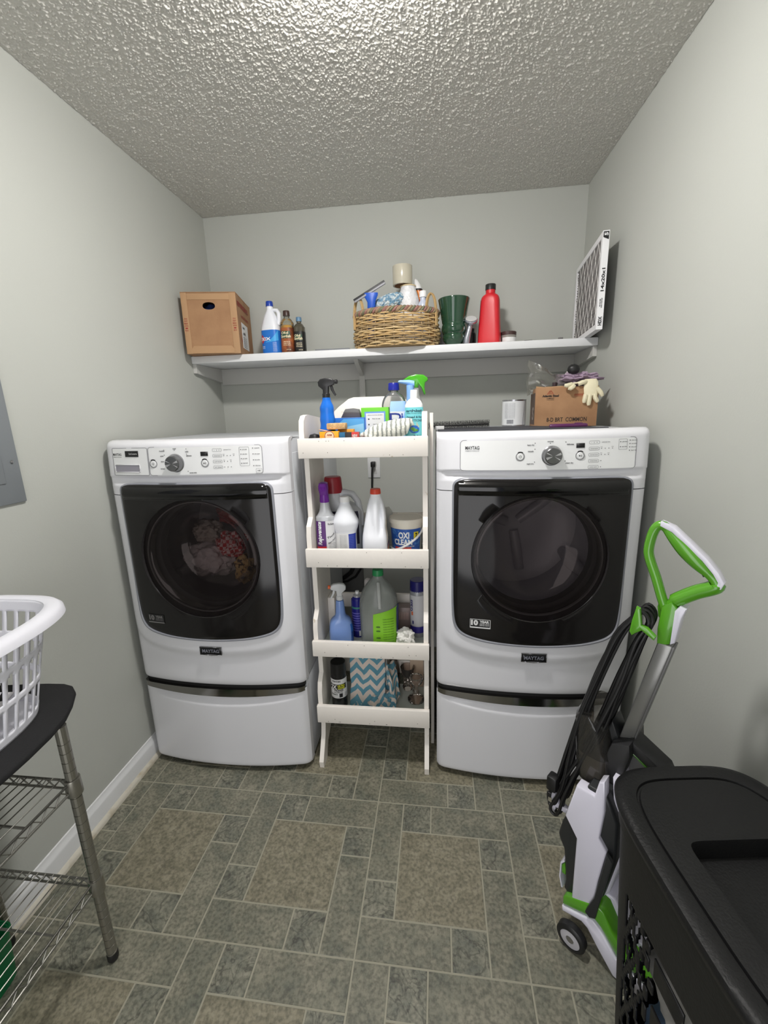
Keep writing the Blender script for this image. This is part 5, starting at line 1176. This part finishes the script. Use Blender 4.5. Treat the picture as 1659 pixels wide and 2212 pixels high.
    B = Bot([(0, .031, .031), (.002, .033, .033), (.19, .033, .033), (.196, .0315, .0315)], 2)
    obj('body', B.body(), M('can_silver', (168, 170, 176), .3, .4), t)
    cap(t, .0325, .194, .245, M('cap_navy', (26, 24, 96), .3), taper=.97)
    lb = obj('label', B.patch(-1.2, .75, .05, .185, .0007), M('label_pearl', (196, 196, 200), .35), t)
    obj('back_label', B.patch(.8, 1.4, .02, .185, .0007), m_wlab, t); bb_ = obj('blue_base', B.patch(-1.3, .75, .02, .048, .0009), M('base_blue', (52, 44, 140), .35), t)
    g = G(); txt(g, 'Glass', .05, .016, lambda u, v: B.pt(-.75-v/.033, .14+u, .0016), .02, 0); txt_on(g, B, '1', .006, .014, -.7, .06, .0016, .03); obj('label_print', g, M('print_indigo', (44, 44, 110), .4), lb)
    obj('orange_mark', B.patch(-.95, -.7, .098, .114, .0012), M('mark_orange', (220, 110, 70), .4), lb)
    t = thing('white_spray_bottle', 'small white rounded sprayer cap bottle half hidden behind the vinegar jug', 'spray bottle', (-.078, -.745, T3), 0)
    obj('body', Bot([(0, .024, .02), (.004, .026, .022), (.13, .026, .022), (.16, .016, .016), (.18, .012, .012)]).body(), whp, t)
    obj('head', Bot([(.178, .014, .014), (.2, .016, .018), (.222, .014, .016), (.23, .006, .006)]).body(), M('frost_cap', (196, 190, 188), .4), t)
    rg = obj('white_rag', blob((0, 0, 0), (.036, .028, .035), .45, 14, 1.6, 5, fl=-.0335, hard=0), M('rag_white', (232, 230, 226), .9, bump=(60, .6, .006)), loc=(.088, -.875, T3+.034)); tag(rg, 'crumpled white rag in the third tray between the vinegar jug and tall can', 'rag')
    pk = thing('brown_pack', 'pinkish brown clear pack with small bars lying at the back of third tray', 'pack', (.072, -.74, T3), 0)
    obj('pack', G().box(-.032, .032, -.02, .03, 0, .105, .003), M('pack_mauve', (150, 132, 128), .35), pk)
    g = G()
    for k in range(7): g.box(-.024+.007*k, -.0205+.007*k, -.0212, -.0205, .05, .085)
    obj('bars', g, M('bar_rose', (190, 160, 152), .4), pk, kind='stuff')
tray3()
def tray4():
    t = thing('spray_paint_can', 'black and white spray paint can with black cap in the bottom tray', 'spray can', (-.2, -.862, T4), .1)
    B = Bot([(0, .031, .031), (.002, .033, .033), (.145, .033, .033), (.15, .032, .032)], 2)
    obj('body', B.body(), M('can_black', (24, 24, 26), .25), t)
    cap(t, .0325, .148, .208, M('cap_satin_black', (20, 20, 22), .3), taper=.97)
    lb = obj('label', B.patch(-1.3, 1.5, .052, .14, .0007, 24), m_wlab, t)
    p_ = obj('black_panel', B.patch(-1.2, 1.1, .094, .118, .0013, 24), m_ink2, lb)
    g = G(); txt_on(g, B, '2X', .028, .018, -.55, .097, .002, .04); obj('label_x', g, m_wlab, p_)
    y_ = obj('yellow_print', txt_on(txt_on(G(), B, 'ULTRA', .03, .009, .42, .107, .002, .04), B, 'COVER', .03, .0075, .42, .097, .002, .04), M('print_yellow', (220, 222, 50), .4), p_)
    g = G(); txt_on(g, B, 'PAINTERS', .036, .007, -.2, .128, .0013, .03); txt_on(g, B, 'PRIMER', .04, .006, .1, .086, .0013, .04); txt_on(g, B, 'ULTIMATE', .036, .0055, .0, .078); txt_on(g, B, 'ULTRA MATTE', .03, .007, -.55, .067, .0013, .03); g.grid(lambda u, v: B.pt(.12+.42*u, .057+.018*v, .0013), 4, 2)
    for k in range(4): txt_on(g, B, 'INDOOR', .012, .0028, 1.05, .072-k*.005)
    obj('label_print', g, m_ink2, lb)
    # chevron bag
    m = bpy.data.materials.new('chevron_cloth'); m.use_nodes = True; nt = m.node_tree; b = nt.nodes['Principled BSDF']; N = nt.nodes.new; L = nt.links.new
    uv = N('ShaderNodeAttribute'); uv.attribute_name = 'cloth'; sep = N('ShaderNodeSeparateXYZ'); L(uv.outputs['Vector'], sep.inputs[0])
    def mt(op, a, b2=None):
        q = N('ShaderNodeMath'); q.operation = op
        for i, s in enumerate((a, b2)):
            if s is None: continue
            if isinstance(s, (int, float)): q.inputs[i].default_value = s
            else: L(s, q.inputs[i])
        return q.outputs[0]
    tri = mt('ABSOLUTE', mt('SUBTRACT', mt('FRACT', mt('MULTIPLY', sep.outputs['X'], 15.5)), .5))
    st = mt('FRACT', mt('MULTIPLY', mt('ADD', sep.outputs['Y'], mt('MULTIPLY', tri, .065)), 22.0)); gt = mt('GREATER_THAN', st, .5)
    mx = N('ShaderNodeMix'); mx.data_type = 'RGBA'; mx.inputs[6].default_value = lin((222, 208, 198))+(1,); mx.inputs[7].default_value = lin((98, 152, 172))+(1,); L(gt, mx.inputs[0]); L(mx.outputs[2], b.inputs['Base Color']); b.inputs['Roughness'].default_value = .9
    t = thing('chevron_bag', 'crumpled cloth bag with blue and cream chevron stripes in the bottom tray', 'bag', (-.05, -.80, T4), 0)
    def sheet(name, fn, nu, nv, s=(1, 1), o=(0, 0), thick=.0015):
        g = G().grid(fn, nu, nv); ob = obj(name, g, m, t, ang=180, solid=thick, fix=False)
        at = ob.data.attributes.new('cloth', 'FLOAT_VECTOR', 'POINT')
        for j in range(nv+1):
            for i in range(nu+1): at.data[j*(nu+1)+i].vector = (o[0]+s[0]*i/nu, o[1]+s[1]*j/nv, 0)
        return ob
    nz = lambda a, b2, c=0: noise.noise(Vector((a, b2, c)))
    sheet('front_panel', lambda u, v: (-.105+.15*u+.006*nz(u*3, v*4), -.045-.016*math.sin(u*PI)-.006*math.sin(u*9+v*3)*(1-v)+.02*v+.006*nz(u*5, v*5, 3)+(-.03*max(0, .22-v)/.22), .0075+.225*v+.006*nz(u*4, v*3, 7)+.012*max(0, .2-v)*math.sin(u*20)), 50, 50, (.165, .225))
    sheet('side_fold', lambda u, v: (.04+.065*u*(1-.25*v)+.008*nz(u*6, v*5, 2), -.045+.03*math.sin(u*7+v*2)+.02*v+.012*nz(u*6, v*5, 9), .02+.195*v*(1-.25*u)+.015*nz(u*5, v*4, 5)), 40, 40, (.13, .2), (.3, .1))
    sheet('bottom_fold', lambda u, v: (-.08+.175*u, -.115+.06*v+.012*math.sin(u*11)+.008*nz(u*7, v*3, 4), .004+.045*v*(.5+.7*u)+.012*math.sin(u*17)*v+.012*abs(nz(u*8, v*6, 6))), 50, 20, (.2, .09), (.1, .3))
    sheet('corner_flap', lambda u, v: (.06+.035*u, -.105+.05*u+.01*v, .01+.05*v*(1-.2*u)), 10, 10, (.05, .06), (.55, .2))
    # glass things at the right
    gl = CLEAR('pressed_glass', (238, 232, 228), .03, (190, 178, 170), .08, 1.5)
    t = thing('glass_candlestick', 'clear pressed glass candlestick at the right front of the bottom tray', 'candlestick', (.125, -.81, T4), 0)
    obj('stem', G().lathe([(.0, .001), (.036, .002), (.037, .008), (.024, .018), (.012, .03), (.015, .045), (.009, .055), (.014, .07), (.022, .082), (.03, .092), (.033, .102), (.03, .112), (.024, .114), (.02, .104), (.0, .1)], 16), gl, t, ang=20)
    t = thing('glass_bowl', 'clear ribbed glass bowl lying behind the chevron bag', 'bowl', (.085, -.735, T4), 0)
    obj('bowl', G().lathe([(.0, .001), (.022, .002), (.024, .012), (.017, .03), (.022, .055), (.03, .085), (.033, .11), (.031, .112), (.02, .06), (.0, .04)], 14), gl, t, ang=15)
    t = thing('glass_jar', 'clear glass jar with bulging shoulders standing at the back right of the bottom tray', 'jar', (.02, -.72, T4), 0)
    obj('body', Bot([(0, .026, .026), (.004, .028, .028), (.06, .03, .03), (.1, .026, .026), (.13, .02, .02), (.16, .021, .021)]).body(), gl, t)
    tag(obj('beige_card', G().box(-.03, .03, -.003, .003, 0, .2, .001), M('card_beige', (196, 174, 152), .7), loc=(.125, -.715, T4)), 'beige card leaning at the back right corner of the bottom tray', 'card')
tray4()

# ---------------- wire cart at the left
def cart():
    PX, PY = -.668, -1.661; QX, QY = -.985, -2.30; TZ = .735
    t = thing('wire_cart', 'chrome wire shelving cart with two wire shelves and black top by the left wall', 'cart', ((PX+QX)/2, (PY+QY)/2, 0))
    ox, oy = (PX+QX)/2, (PY+QY)/2
    ch = M('cart_chrome', (150, 148, 140), .28, .85); wm = M('cart_wire', (140, 139, 132), .3, .8)
    for x in (PX, QX):
        for y in (PY, QY):
            pr = [(.0115, .012)]; z = .03
            while z < TZ-.02:
                pr += [(.0127, z-.0005), (.0112, z), (.0112, z+.0015), (.0127, z+.002)]; z += .0254
            pr += [(.0127, TZ)]
            p = obj('post', G().lathe([(.0127, .02)]+pr[1:], 16, (x-ox, y-oy, 0)), ch, t, ang=20)
            obj('foot', G().lathe([(.008, 0), (.0125, .002), (.014, .008), (.0135, .024), (.0125, .026)], 16, (x-ox, y-oy, 0)), bk, p)
            for z in (.575, .268):
                obj('collar', G().lathe([(.0175, z-.03), (.018, z-.028), (.0172, z+.012), (.0168, z+.014), (.0128, z+.014)], 18, (x-ox, y-oy, 0)), ch, p)
    for z in (.575, .268):
        sh = obj('wire_shelf', G().tube([(PX-ox, PY-oy-.015, z+.006), (PX-ox, QY-oy+.015, z+.006)], .003, 8), wm, t)
        x0, x1, y0, y1 = QX-ox, PX-ox, QY-oy, PY-oy
        g = G()
        for a, b_ in (((x0, y1), (x1, y1)), ((x0, y0), (x1, y0)), ((x1, y0), (x1, y1)), ((x0, y0), (x0, y1))):
            A = Vector((a[0], a[1], 0)); B_ = Vector((b_[0], b_[1], 0)); d = (B_-A); L_ = d.length; d.normalize(); A = A+d*.017; B_ = B_-d*.017; L_ -= .034
            g.tube([A+Vector((0, 0, z+.006)), B_+Vector((0, 0, z+.006))], .003, 8); g.tube([A+Vector((0, 0, z-.018)), B_+Vector((0, 0, z-.018))], .003, 8)
            n = int(L_/.035); P = []
            for k in range(n*2+1): P.append(A+d*(L_*k/(n*2))+Vector((0, 0, z+(.004 if k % 2 else -.016))))
            g.tube(P, .0018, 6)
        obj('truss_edge', g, wm, sh)
        k = x0+.018
        while k < x1-.012:
            obj('wire', G().tube([(k, y0, z+.0085), (k, y1, z+.0085)], .0015, 6), wm, sh); k += .0225
        for y in (y1-.12, y1-.3, y1-.47): obj('cross_bar', G().tube([(x0, y, z+.004), (x1, y, z+.004)], .0028, 8), wm, sh)
    # black top board with rounded corners
    pts = [(-.995, -2.38), (-.995, -1.60), (-.985, -1.565), (-.95, -1.548), (-.88, -1.538), (-.82, -1.531), (-.775, -1.529), (-.745, -1.536), (-.718, -1.557), (-.688, -1.60), (-.664, -1.645), (-.650, -1.70), (-.643, -1.76), (-.64, -1.82), (-.64, -2.3), (-.655, -2.36), (-.70, -2.38)]
    obj('top_board', G().prism([(x-ox, y-oy) for x, y in pts], TZ, TZ+.016, 'xy', .005), M('top_black', (19, 19, 21), .85, bump=(400, .4)), t, ang=50)
    return TZ+.016
ZT = cart()
def laundry_basket():
    cx, cy = -.838, -1.865; Z = ZT
    t = thing('laundry_basket', 'white plastic laundry basket with slotted sides standing on the black cart top', 'laundry basket', (cx, cy, Z))
    wp = M('basket_white_plastic', (232, 232, 240), .35)
    hb, hr, HH = (.128, .256), (.156, .318), .245
    N = 300
    # arc length parameter on the rim
    def pt(a, u):
        hx = hb[0]+(hr[0]-hb[0])*u; hy = hb[1]+(hr[1]-hb[1])*u; return se(a, HH*u, hx, hy, 3.4)
    fine = [pt(2*PI*k/4000, 1) for k in range(4001)]; S = [0]
    for i in range(4000): S.append(S[-1]+math.dist(fine[i], fine[i+1]))
    tot = S[-1]; ang = []; j = 0
    for k in range(N+1):
        s_ = tot*k/N
        while j < 3999 and S[j+1] < s_: j += 1
        ang.append(2*PI*(j+(s_-S[j])/max(1e-9, S[j+1]-S[j]))/4000)
    ns = 50; per = N/ns; nv = 46
    rows = [(.08, .335), (.385, .635), (.685, .90)]
    def keep(u, v):
        f = (u*N/per) % 1.0; f = abs(f-.5)
        for a, b_ in rows:
            if a < v < b_:
                e = min(v-a, b_-v)*HH; w_ = .285-(.10*max(0, 1-e/.010)**2)
                if f < w_: return False
        return True
    obj('wall', G().grid(lambda u, v: pt(ang[int(round(u*N))], v), N, nv, keep), wp, t, solid=.003, ang=60)
    def ring(o, z): return [se(2*PI*k/96, z, hr[0]+o, hr[1]+o, 3.4) for k in range(96)]
    obj('rim', G().loft([ring(-.001, HH-.006), ring(-.001, HH+.002), ring(.006, HH+.006), ring(.024, HH+.003), ring(.032, HH-.006), ring(.034, HH-.02), ring(.031, HH-.02), ring(.027, HH-.008), ring(.004, HH-.003)], False, False, True), wp, t)
    obj('bottom', G().loft([[se(2*PI*k/60, z, hb[0]*s_, hb[1]*s_, 3.4) for k in range(60)] for s_, z in ((1, .0005), (1, .004))]), wp, t)
    o = obj('white_laundry', blob((0, 0, 0), (.10, .2, .07), .22, 41, 2.4, 5, fl=-.052), M('linen_white', (214, 212, 214), .9, bump=(30, .6, .01)), loc=(cx, cy+.02, Z+.058)); tag(o, 'crumpled white laundry at the bottom of the white basket', 'laundry')
    o = obj('black_strap', G().tube([(.02, -.16, .0), (.03, -.1, .03), (.045, -.03, .065), (.062, .03, .09), (.07, .065, .085), (.07, .085, .06), (.062, .09, .03), (.05, .07, .0), (.03, .03, -.02)], .0055, 8), bk, loc=(cx+.005, cy+.10, Z+.05)); tag(o, 'black looped strap among the white laundry in the basket', 'strap')
laundry_basket()
t = thing('green_bin', 'small green plastic bin on the floor under the wire cart', 'bin', (-.943, -1.85, 0))
gm = M('bin_green', (0, 104, 58), .4)
obj('body', G().loft([[se(2*PI*k/40, z, hx, hy, 6) for k in range(40)] for z, hx, hy in ((.001, .046, .142), (.15, .052, .15), (.15, .049, .147), (.006, .043, .139))], True, True), gm, t)
obj('rim', G().loft([[se(2*PI*k/40, z, hx, hy, 6) for k in range(40)] for z, hx, hy in ((.142, .0525, .1505), (.142, .056, .154), (.152, .056, .154), (.152, .0525, .1505))], False, False, True), gm, t)

# ---------------- carpet cleaner
def cleaner():
    t = thing('carpet_cleaner', 'upright green, white and black carpet cleaner parked in front of the dryer', 'carpet cleaner', (.577, -1.509, 0), math.atan2(-.65, .76))
    gr = M('cleaner_green', (88, 158, 36), .25, coat=.5); wt = M('cleaner_white', (224, 222, 236), .25, coat=.3); dk = M('cleaner_black', (36, 38, 40), .4); gy = M('cleaner_grey', (112, 112, 112), .4); W_ = .24
    c = W_/2
    # foot
    ft = obj('foot_skirt', G().prism([(-.038, .092), (-.02, .1), (.02, .116), (.041, .126), (.06, .115), (.1, .067), (.13, .058), (.195, .05), (.2, .012), (.12, .004), (.1, .004), (.06, .05), (.03, .088), (.015, .094), (-.036, .078)], 0, W_, 'xz', .004), wt, t, ang=50)
    obj('foot_cover', G().prism([(-.038, .122), (-.03, .134), (.0, .15), (.045, .176), (.064, .172), (.085, .135), (.12, .095), (.19, .08), (.19, .06), (.125, .062), (.1, .072), (.06, .12), (.041, .131), (.02, .121), (-.038, .096)], .004, W_-.004, 'xz', .004), gr, t, ang=50)
    obj('nozzle_window', G().prism([(.12, .08), (.18, .068), (.19, .05), (.12, .05)], .03, W_-.03, 'xz', .003), CLEAR('nozzle_clear', (214, 214, 220), .08, (190, 190, 196), .3), t)
    obj('foot_top', G().prism([(.02, .12), (.03, .18), (.075, .182), (.11, .12), (.16, .09), (.12, .07)], .05, W_-.05, 'xz', .006), wt, t, ang=50)
    for y, nm in ((-.012, 0), (W_-.012, 1)):
        w = obj('wheel', G().lathe([(.026, -.013), (.034, -.012), (.038, -.008), (.038, .008), (.034, .012), (0, .012)], 36, (-.001, y, .0385), 'y', cap=False), bk, t)
        obj('hub', G().lathe([(0, -.012), (.0105, -.012), (.011, -.0135), (.026, -.0115), (.027, -.009)], 32, (-.001, y, .0385), 'y', cap=False), M('hub_grey', (186, 184, 190), .35), w)
        obj('hub_cap', G().lathe([(0, -.0135), (.009, -.0132), (.0105, -.0115)], 20, (-.001, y, .0385), 'y', cap=False), M('hub_dark', (104, 102, 96), .4), w)
    # black body shell
    obj('body_shell', G().prism([(-.03, .455), (-.045, .39), (-.062, .345), (-.07, .30), (-.066, .285), (-.053, .262), (-.046, .21), (-.041, .165), (-.044, .135), (-.028, .118), (-.01, .116), (.03, .14), (.055, .2), (.075, .33), (.07, .44), (.04, .5), (-.005, .50)], .018, W_-.018, 'xz', .008), dk, t, ang=50)
    obj('side_clip', G().prism([(-.058, .19), (-.05, .205), (-.046, .18), (-.046, .165), (-.056, .165)], .03, .06, 'xz', .002), gr, t); obj('clip_edge', G().prism([(-.062, .15), (-.061, .2), (-.052, .214), (-.05, .208), (-.0575, .196), (-.058, .15), (-.05, .118), (-.054, .116)], .028, .07, 'xz', .001), wt, t)
    # white casing with waisted outline, proud of the black shell
    cas = [(-.023, .505), (-.045, .396), (-.012, .348), (-.011, .143), (.012, .128), (.042, .158), (.048, .26), (.06, .366), (.04, .392), (.046, .474), (.04, .56), (.028, .552), (.02, .505)]
    o_ = .045  # casing side plane
    sh = []
    for s_, z in cas: sh.append((s_*1.0-.006, z-.012))
    obj('casing', G().prism(sh, .006, .04, 'xz', .004), wt, t, ang=50)
    obj('casing_back', G().prism([(x+.003, z) for x, z in sh], W_-.04, W_-.006, 'xz', .004), wt, t, ang=50)
    obj('casing_front', G().prism([(.03, .13), (.062, .2), (.082, .33), (.076, .45), (.055, .54), (.04, .54), (.055, .4), (.04, .2)], .04, W_-.04, 'xz', .006), wt, t, ang=50)
    obj('latch_arm', G().prism([(.058, .36), (.04, .205), (.026, .158), (.022, .14), (.034, .132), (.048, .142), (.054, .2), (.072, .345)], -.004, .008, 'xz', .003), dk, t)
    # recovery tank
    tk = obj('tank', G().loft([[(x+hx*sgp(math.cos(a), .6), c+.068*sgp(math.sin(a), .6), z) for a in [2*PI*k/36 for k in range(36)]] for x, hx, z in ((-.012, .044, .478), (-.014, .05, .49), (-.02, .05, .56), (-.032, .042, .63), (-.038, .034, .652), (-.04, .02, .664))]), CLEAR('tank_smoke', (226, 224, 220), .08, (120, 118, 114), .12), t, label='smoky clear recovery tank')
    obj('dirty_water', G().loft([[(x+hx*sgp(math.cos(a), .6), c+.064*sgp(math.sin(a), .6), z) for a in [2*PI*k/36 for k in range(36)]] for x, hx, z in ((-.012, .042, .482), (-.019, .046, .55), (-.019, .046, .552))]), M('water_brown', (84, 78, 70), .2), tk)
    obj('tank_neck', G().prism([(-.005, .5), (.02, .5), (.03, .62), (.012, .66), (-.004, .6)], c-.03, c+.03, 'xz', .004), dk, t)
    # spine, pole
    obj('spine', G().prism([(.02, .50), (.048, .50), (.066, .60), (.062, .632), (.022, .612), (.008, .56)], c-.055, c+.055, 'xz', .006), M('spine_black', (44, 44, 46), .45), t)
    obj('carry_brace', G().prism([(.058, .632), (.068, .622), (.135, .585), (.142, .572), (.135, .56), (.055, .598), (.04, .616)], c-.03, c+.03, 'xz', .005), MC['spine_black'], t)
    obj('green_loop', G().tube([(.043, c-.02, .50), (.05, c-.02, .56), (.055, c-.02, .586), (.062, c-.02, .59), (.09, c-.02, .572), (.118, c-.02, .556)], .0035, 8), gr, t)
    obj('loop_panel', G().prism([(.052, .50), (.058, .578), (.112, .55), (.11, .50)], c-.012, c+.012, 'xz', .002), gy, t)
    def axis(z, w0, w1): return [(.026+(z_-.604)*.195+w, z_) for z_, w in ((.600, w0), (z, w0), (z, w1), (.600, w1))]
    obj('pole', G().prism(axis(.90, .0, .030), c-.02, c+.02, 'xz', .005), M('pole_grey', (146, 146, 144), .3, .5), t)
    obj('pole_stripe', G().prism([(x+.0, z) for x, z in axis(.899, .0285, .0335)], c-.017, c+.017, 'xz', .002), gy, t)
    # handle
    obj('handle_neck', G().prism([(.082, .888), (.107, .902), (.112, .99), (.1, 1.004), (.082, .985), (.079, .93)], c-.018, c+.018, 'xz', .006), gr, t)
    obj('neck_back', G().prism([(.107, .902), (.116, .910), (.122, .97), (.128, .994), (.116, .998), (.108, .985)], c-.019, c+.019, 'xz', .003), wt, t)
    path = [(.092, .965), (.078, 1.0), (.062, 1.045), (.044, 1.09), (.041, 1.115), (.046, 1.15), (.055, 1.166), (.068, 1.165), (.085, 1.148), (.11, 1.122), (.135, 1.098), (.155, 1.08), (.167, 1.066), (.17, 1.056), (.16, 1.047), (.14, 1.034), (.118, 1.016), (.1, .998), (.093, .98)]
    sp = smooth_prof([list(q) for q in path], 4)
    rad = []
    for x, z in sp:
        r = .0105
        if x > .07 and z > 1.07: r = .0105+.007*math.sin(min(1, (x-.07)/.09)*PI)
        elif z < 1.06 and x > .1: r = .0155
        rad.append(r)
    obj('handle_loop', G().tube([(x, c, z) for x, z in sp], rad, 14), gr, t)
    tr = [(.06, 1.178), (.085, 1.170), (.12, 1.140), (.15, 1.113), (.172, 1.088), (.184, 1.068), (.18, 1.054), (.165, 1.042), (.14, 1.022)]
    inn = [(.06, 1.168), (.083, 1.158), (.113, 1.132), (.142, 1.107), (.163, 1.083), (.173, 1.067), (.172, 1.058), (.158, 1.05), (.14, 1.034)]
    obj('handle_back', G().prism(tr+inn[::-1], c-.013, c+.013, 'xz', .002), wt, t)
    obj('trigger', G().prism([(.108, 1.112), (.128, 1.094), (.142, 1.078), (.147, 1.07), (.152, 1.076), (.135, 1.1)], c-.007, c+.007, 'xz', .002), dk, t)
    # cord hooks and the coiled cord
    hk = obj('cord_hook', G().prism([(.088, .93), (.07, .945), (.058, .948), (.052, .985), (.044, .988), (.038, .955), (.035, .925), (.041, .916), (.049, .925), (.06, .935), (.085, .92)], c-.06, c-.046, 'xz', .004), gr, t)
    obj('cord_hook', G().prism([(.088, .94), (.078, .96), (.078, .985), (.07, .988), (.066, .968), (.07, .945), (.085, .925)], c+.02, c+.035, 'xz', .003), gr, t)
    obj('lower_hook', G().prism([(-.06, .35), (-.09, .352), (-.1, .375), (-.108, .378), (-.115, .36), (-.116, .33), (-.11, .312), (-.1, .312), (-.096, .335), (-.06, .335)], .055, .072, 'xz', .004), wt, t, label='white lower cord hook')
    random.seed(11); g = None
    for k in range(9):
        y1, y2 = c-.045+k*.007, 0
        top = (.053+.004*random.uniform(-1, 1), y1, .972+.005*random.uniform(-1, 1)); bot = (-.105+.012*random.uniform(-1, 1), (.045+k*.008), .335+.03*random.uniform(-1, 1))
        o1, o2 = -.024-.014*random.random(), .004+.026*random.random()
        P = [(top[0]-.016, y1, top[2]-.02), (top[0], y1, top[2]+.002), (top[0]+.015, y1+.004, top[2]-.022)]
        def mid(u, o): return (top[0]+(bot[0]-top[0])*u+o*math.sin(PI*(u*.8+.2))+.003*random.uniform(-1, 1), y1+(bot[1]-y1)*u+.004*random.uniform(-1, 1), top[2]+(bot[2]-top[2])*u)
        P += [mid(u, o2) for u in (.12, .3, .5, .7, .88)]+[(bot[0]+.012, bot[1], bot[2]+.005), (bot[0], bot[1], bot[2]-.012), (bot[0]-.012, bot[1], bot[2]+.006)]+[mid(u, o1) for u in (.88, .7, .5, .3, .12)]
        P = smooth_prof([list(q) for q in P+[P[0]]], 4)
        obj('power_cord_loop', G().tube(P, .0043, 8), bk, t)
    obj('cord_plug', G().box(-.118, -.09, .03, .06, .40, .445, .006).box(-.112, -.1, .026, .032, .385, .40, .002), bk, t)
    obj('cord_clip', G().box(-.108, -.098, .0285, .031, .37, .385, .001), M('clip_metal', (180, 176, 160), .3, .6), t)
cleaner()

# ---------------- black hamper
def hamper():
    cx, cy, rot = .735, -1.846, math.radians(6.9); Zt = .68
    t = thing('laundry_hamper', 'tall black plastic laundry hamper with closed lid in the right foreground', 'hamper', (cx, cy, 0), rot)
    hm = M('hamper_black', (19, 19, 20), .5, spec=.35, bump=(160, .25)); ld = M('hamper_lid_black', (18, 18, 19), .5, spec=.35, bump=(220, .35))
    hx, hy = .160, .238
    nn = 4.2
    # body wall with diamond openings, tapering down
    N, nv = 280, 110; h = .62
    def wall(u, v):
        k = .82+.18*v; return se(2*PI*u, .004+h*v, hx*k-.006, hy*k-.006, nn)
    def keep(u, v):
        a = (u*4) % 1
        x, y, z = wall(u, v)
        if .09 < z < .50 and (abs(abs(x)-hx*(.82+.18*v)) < .03 and abs(y) < .13 or abs(y) > hy*.75 and abs(x) < .085):
            s_ = y if abs(abs(x)-hx*(.82+.18*v)) < .03 and abs(y) < .13 else x
            P, Q = .042, .115
            for off in (0, .5):
                fx = ((s_/P+off) % 1)-.5; fz = ((z/Q+off) % 1)-.5
                if abs(fx)/.36+abs(fz)/.42 < 1: return False
        return True
    obj('body', G().grid(wall, N, nv, keep), hm, t, solid=.003, ang=60)
    obj('bottom', G().loft([[se(2*PI*k/60, z, hx*.815-.008, hy*.815-.008, nn) for k in range(60)] for z in (.001, .006)]), hm, t)
    def R_(o, z, n=nn): return [se(2*PI*k/120, z, hx+o, hy+o, n) for k in range(120)]
    obj('body_rim', G().loft([R_(-.008, Zt-.07), R_(-.002, Zt-.066), R_(.0, Zt-.03), R_(-.003, Zt-.026), R_(-.008, Zt-.026)], False, False, True), hm, t)
    # lid: lip, groove, raised panel with sunken grip
    lid = obj('lid', G().loft([R_(-.001, Zt-.028), R_(.006, Zt-.024), R_(.009, Zt-.010), R_(.006, Zt-.003), R_(-.004, Zt), R_(-.018, Zt-.001), R_(-.024, Zt-.002), R_(-.0255, Zt-.0065), R_(-.0285, Zt-.0065), R_(-.030, Zt-.0015)], False, False), ld, t, ang=50)
    px0, px1, py0, py1 = -.088, .105, -.125, .082
    outer = R_(-.030, Zt-.0015)
    inner = []
    rr = .014
    hole = []
    for q in outer:
        a = math.atan2(q[1]+.02, q[0]); c_, s_ = math.cos(a), math.sin(a); ccx, ccy = (px0+px1)/2, (py0+py1)/2
        # rounded rectangle by superellipse
        e = 12; r = 1/((abs(c_)/((px1-px0)/2))**e+(abs(s_)/((py1-py0)/2))**e)**(1/e); hole.append((ccx+r*c_, ccy+r*s_))
    L_ = [outer, [(x, y, Zt+.0005) for x, y in [((o[0]*.5+q[0]*.5), (o[1]*.5+q[1]*.5)) for o, q in zip(outer, hole)]], [(x, y, Zt) for x, y in hole],
          [(px0+.096+(x-px0-.096)*.98, -.02+(y+.02)*.985, Zt-.006) for x, y in hole], [(px0+.096+(x-px0-.096)*.93, -.02+(y+.02)*.95, Zt-.034) for x, y in hole], [(px0+.096+(x-px0-.096)*.5, -.02+(y+.02)*.5, Zt-.037) for x, y in hole]]
    obj('lid_panel', G().loft(L_, False, True), ld, lid, ang=50)
    for k, (z, m, s) in enumerate(((.12, M('hamper_blue_cloth', (98, 122, 152), .9), 51), (.3, M('hamper_white_cloth', (170, 168, 164), .9), 52))):
        o = obj('clothes_pile', blob((0, 0, 0), (.10, .165, .085), .2, s, 2.2, 4, fl=-.08), m, loc=(cx, cy, z)); o.rotation_euler = (0, 0, rot)
        tag(o, ('blue clothes at the bottom inside the black hamper, seen through its holes', 'pale clothes heaped in the black hamper above the blue ones')[k], 'laundry')
hamper()
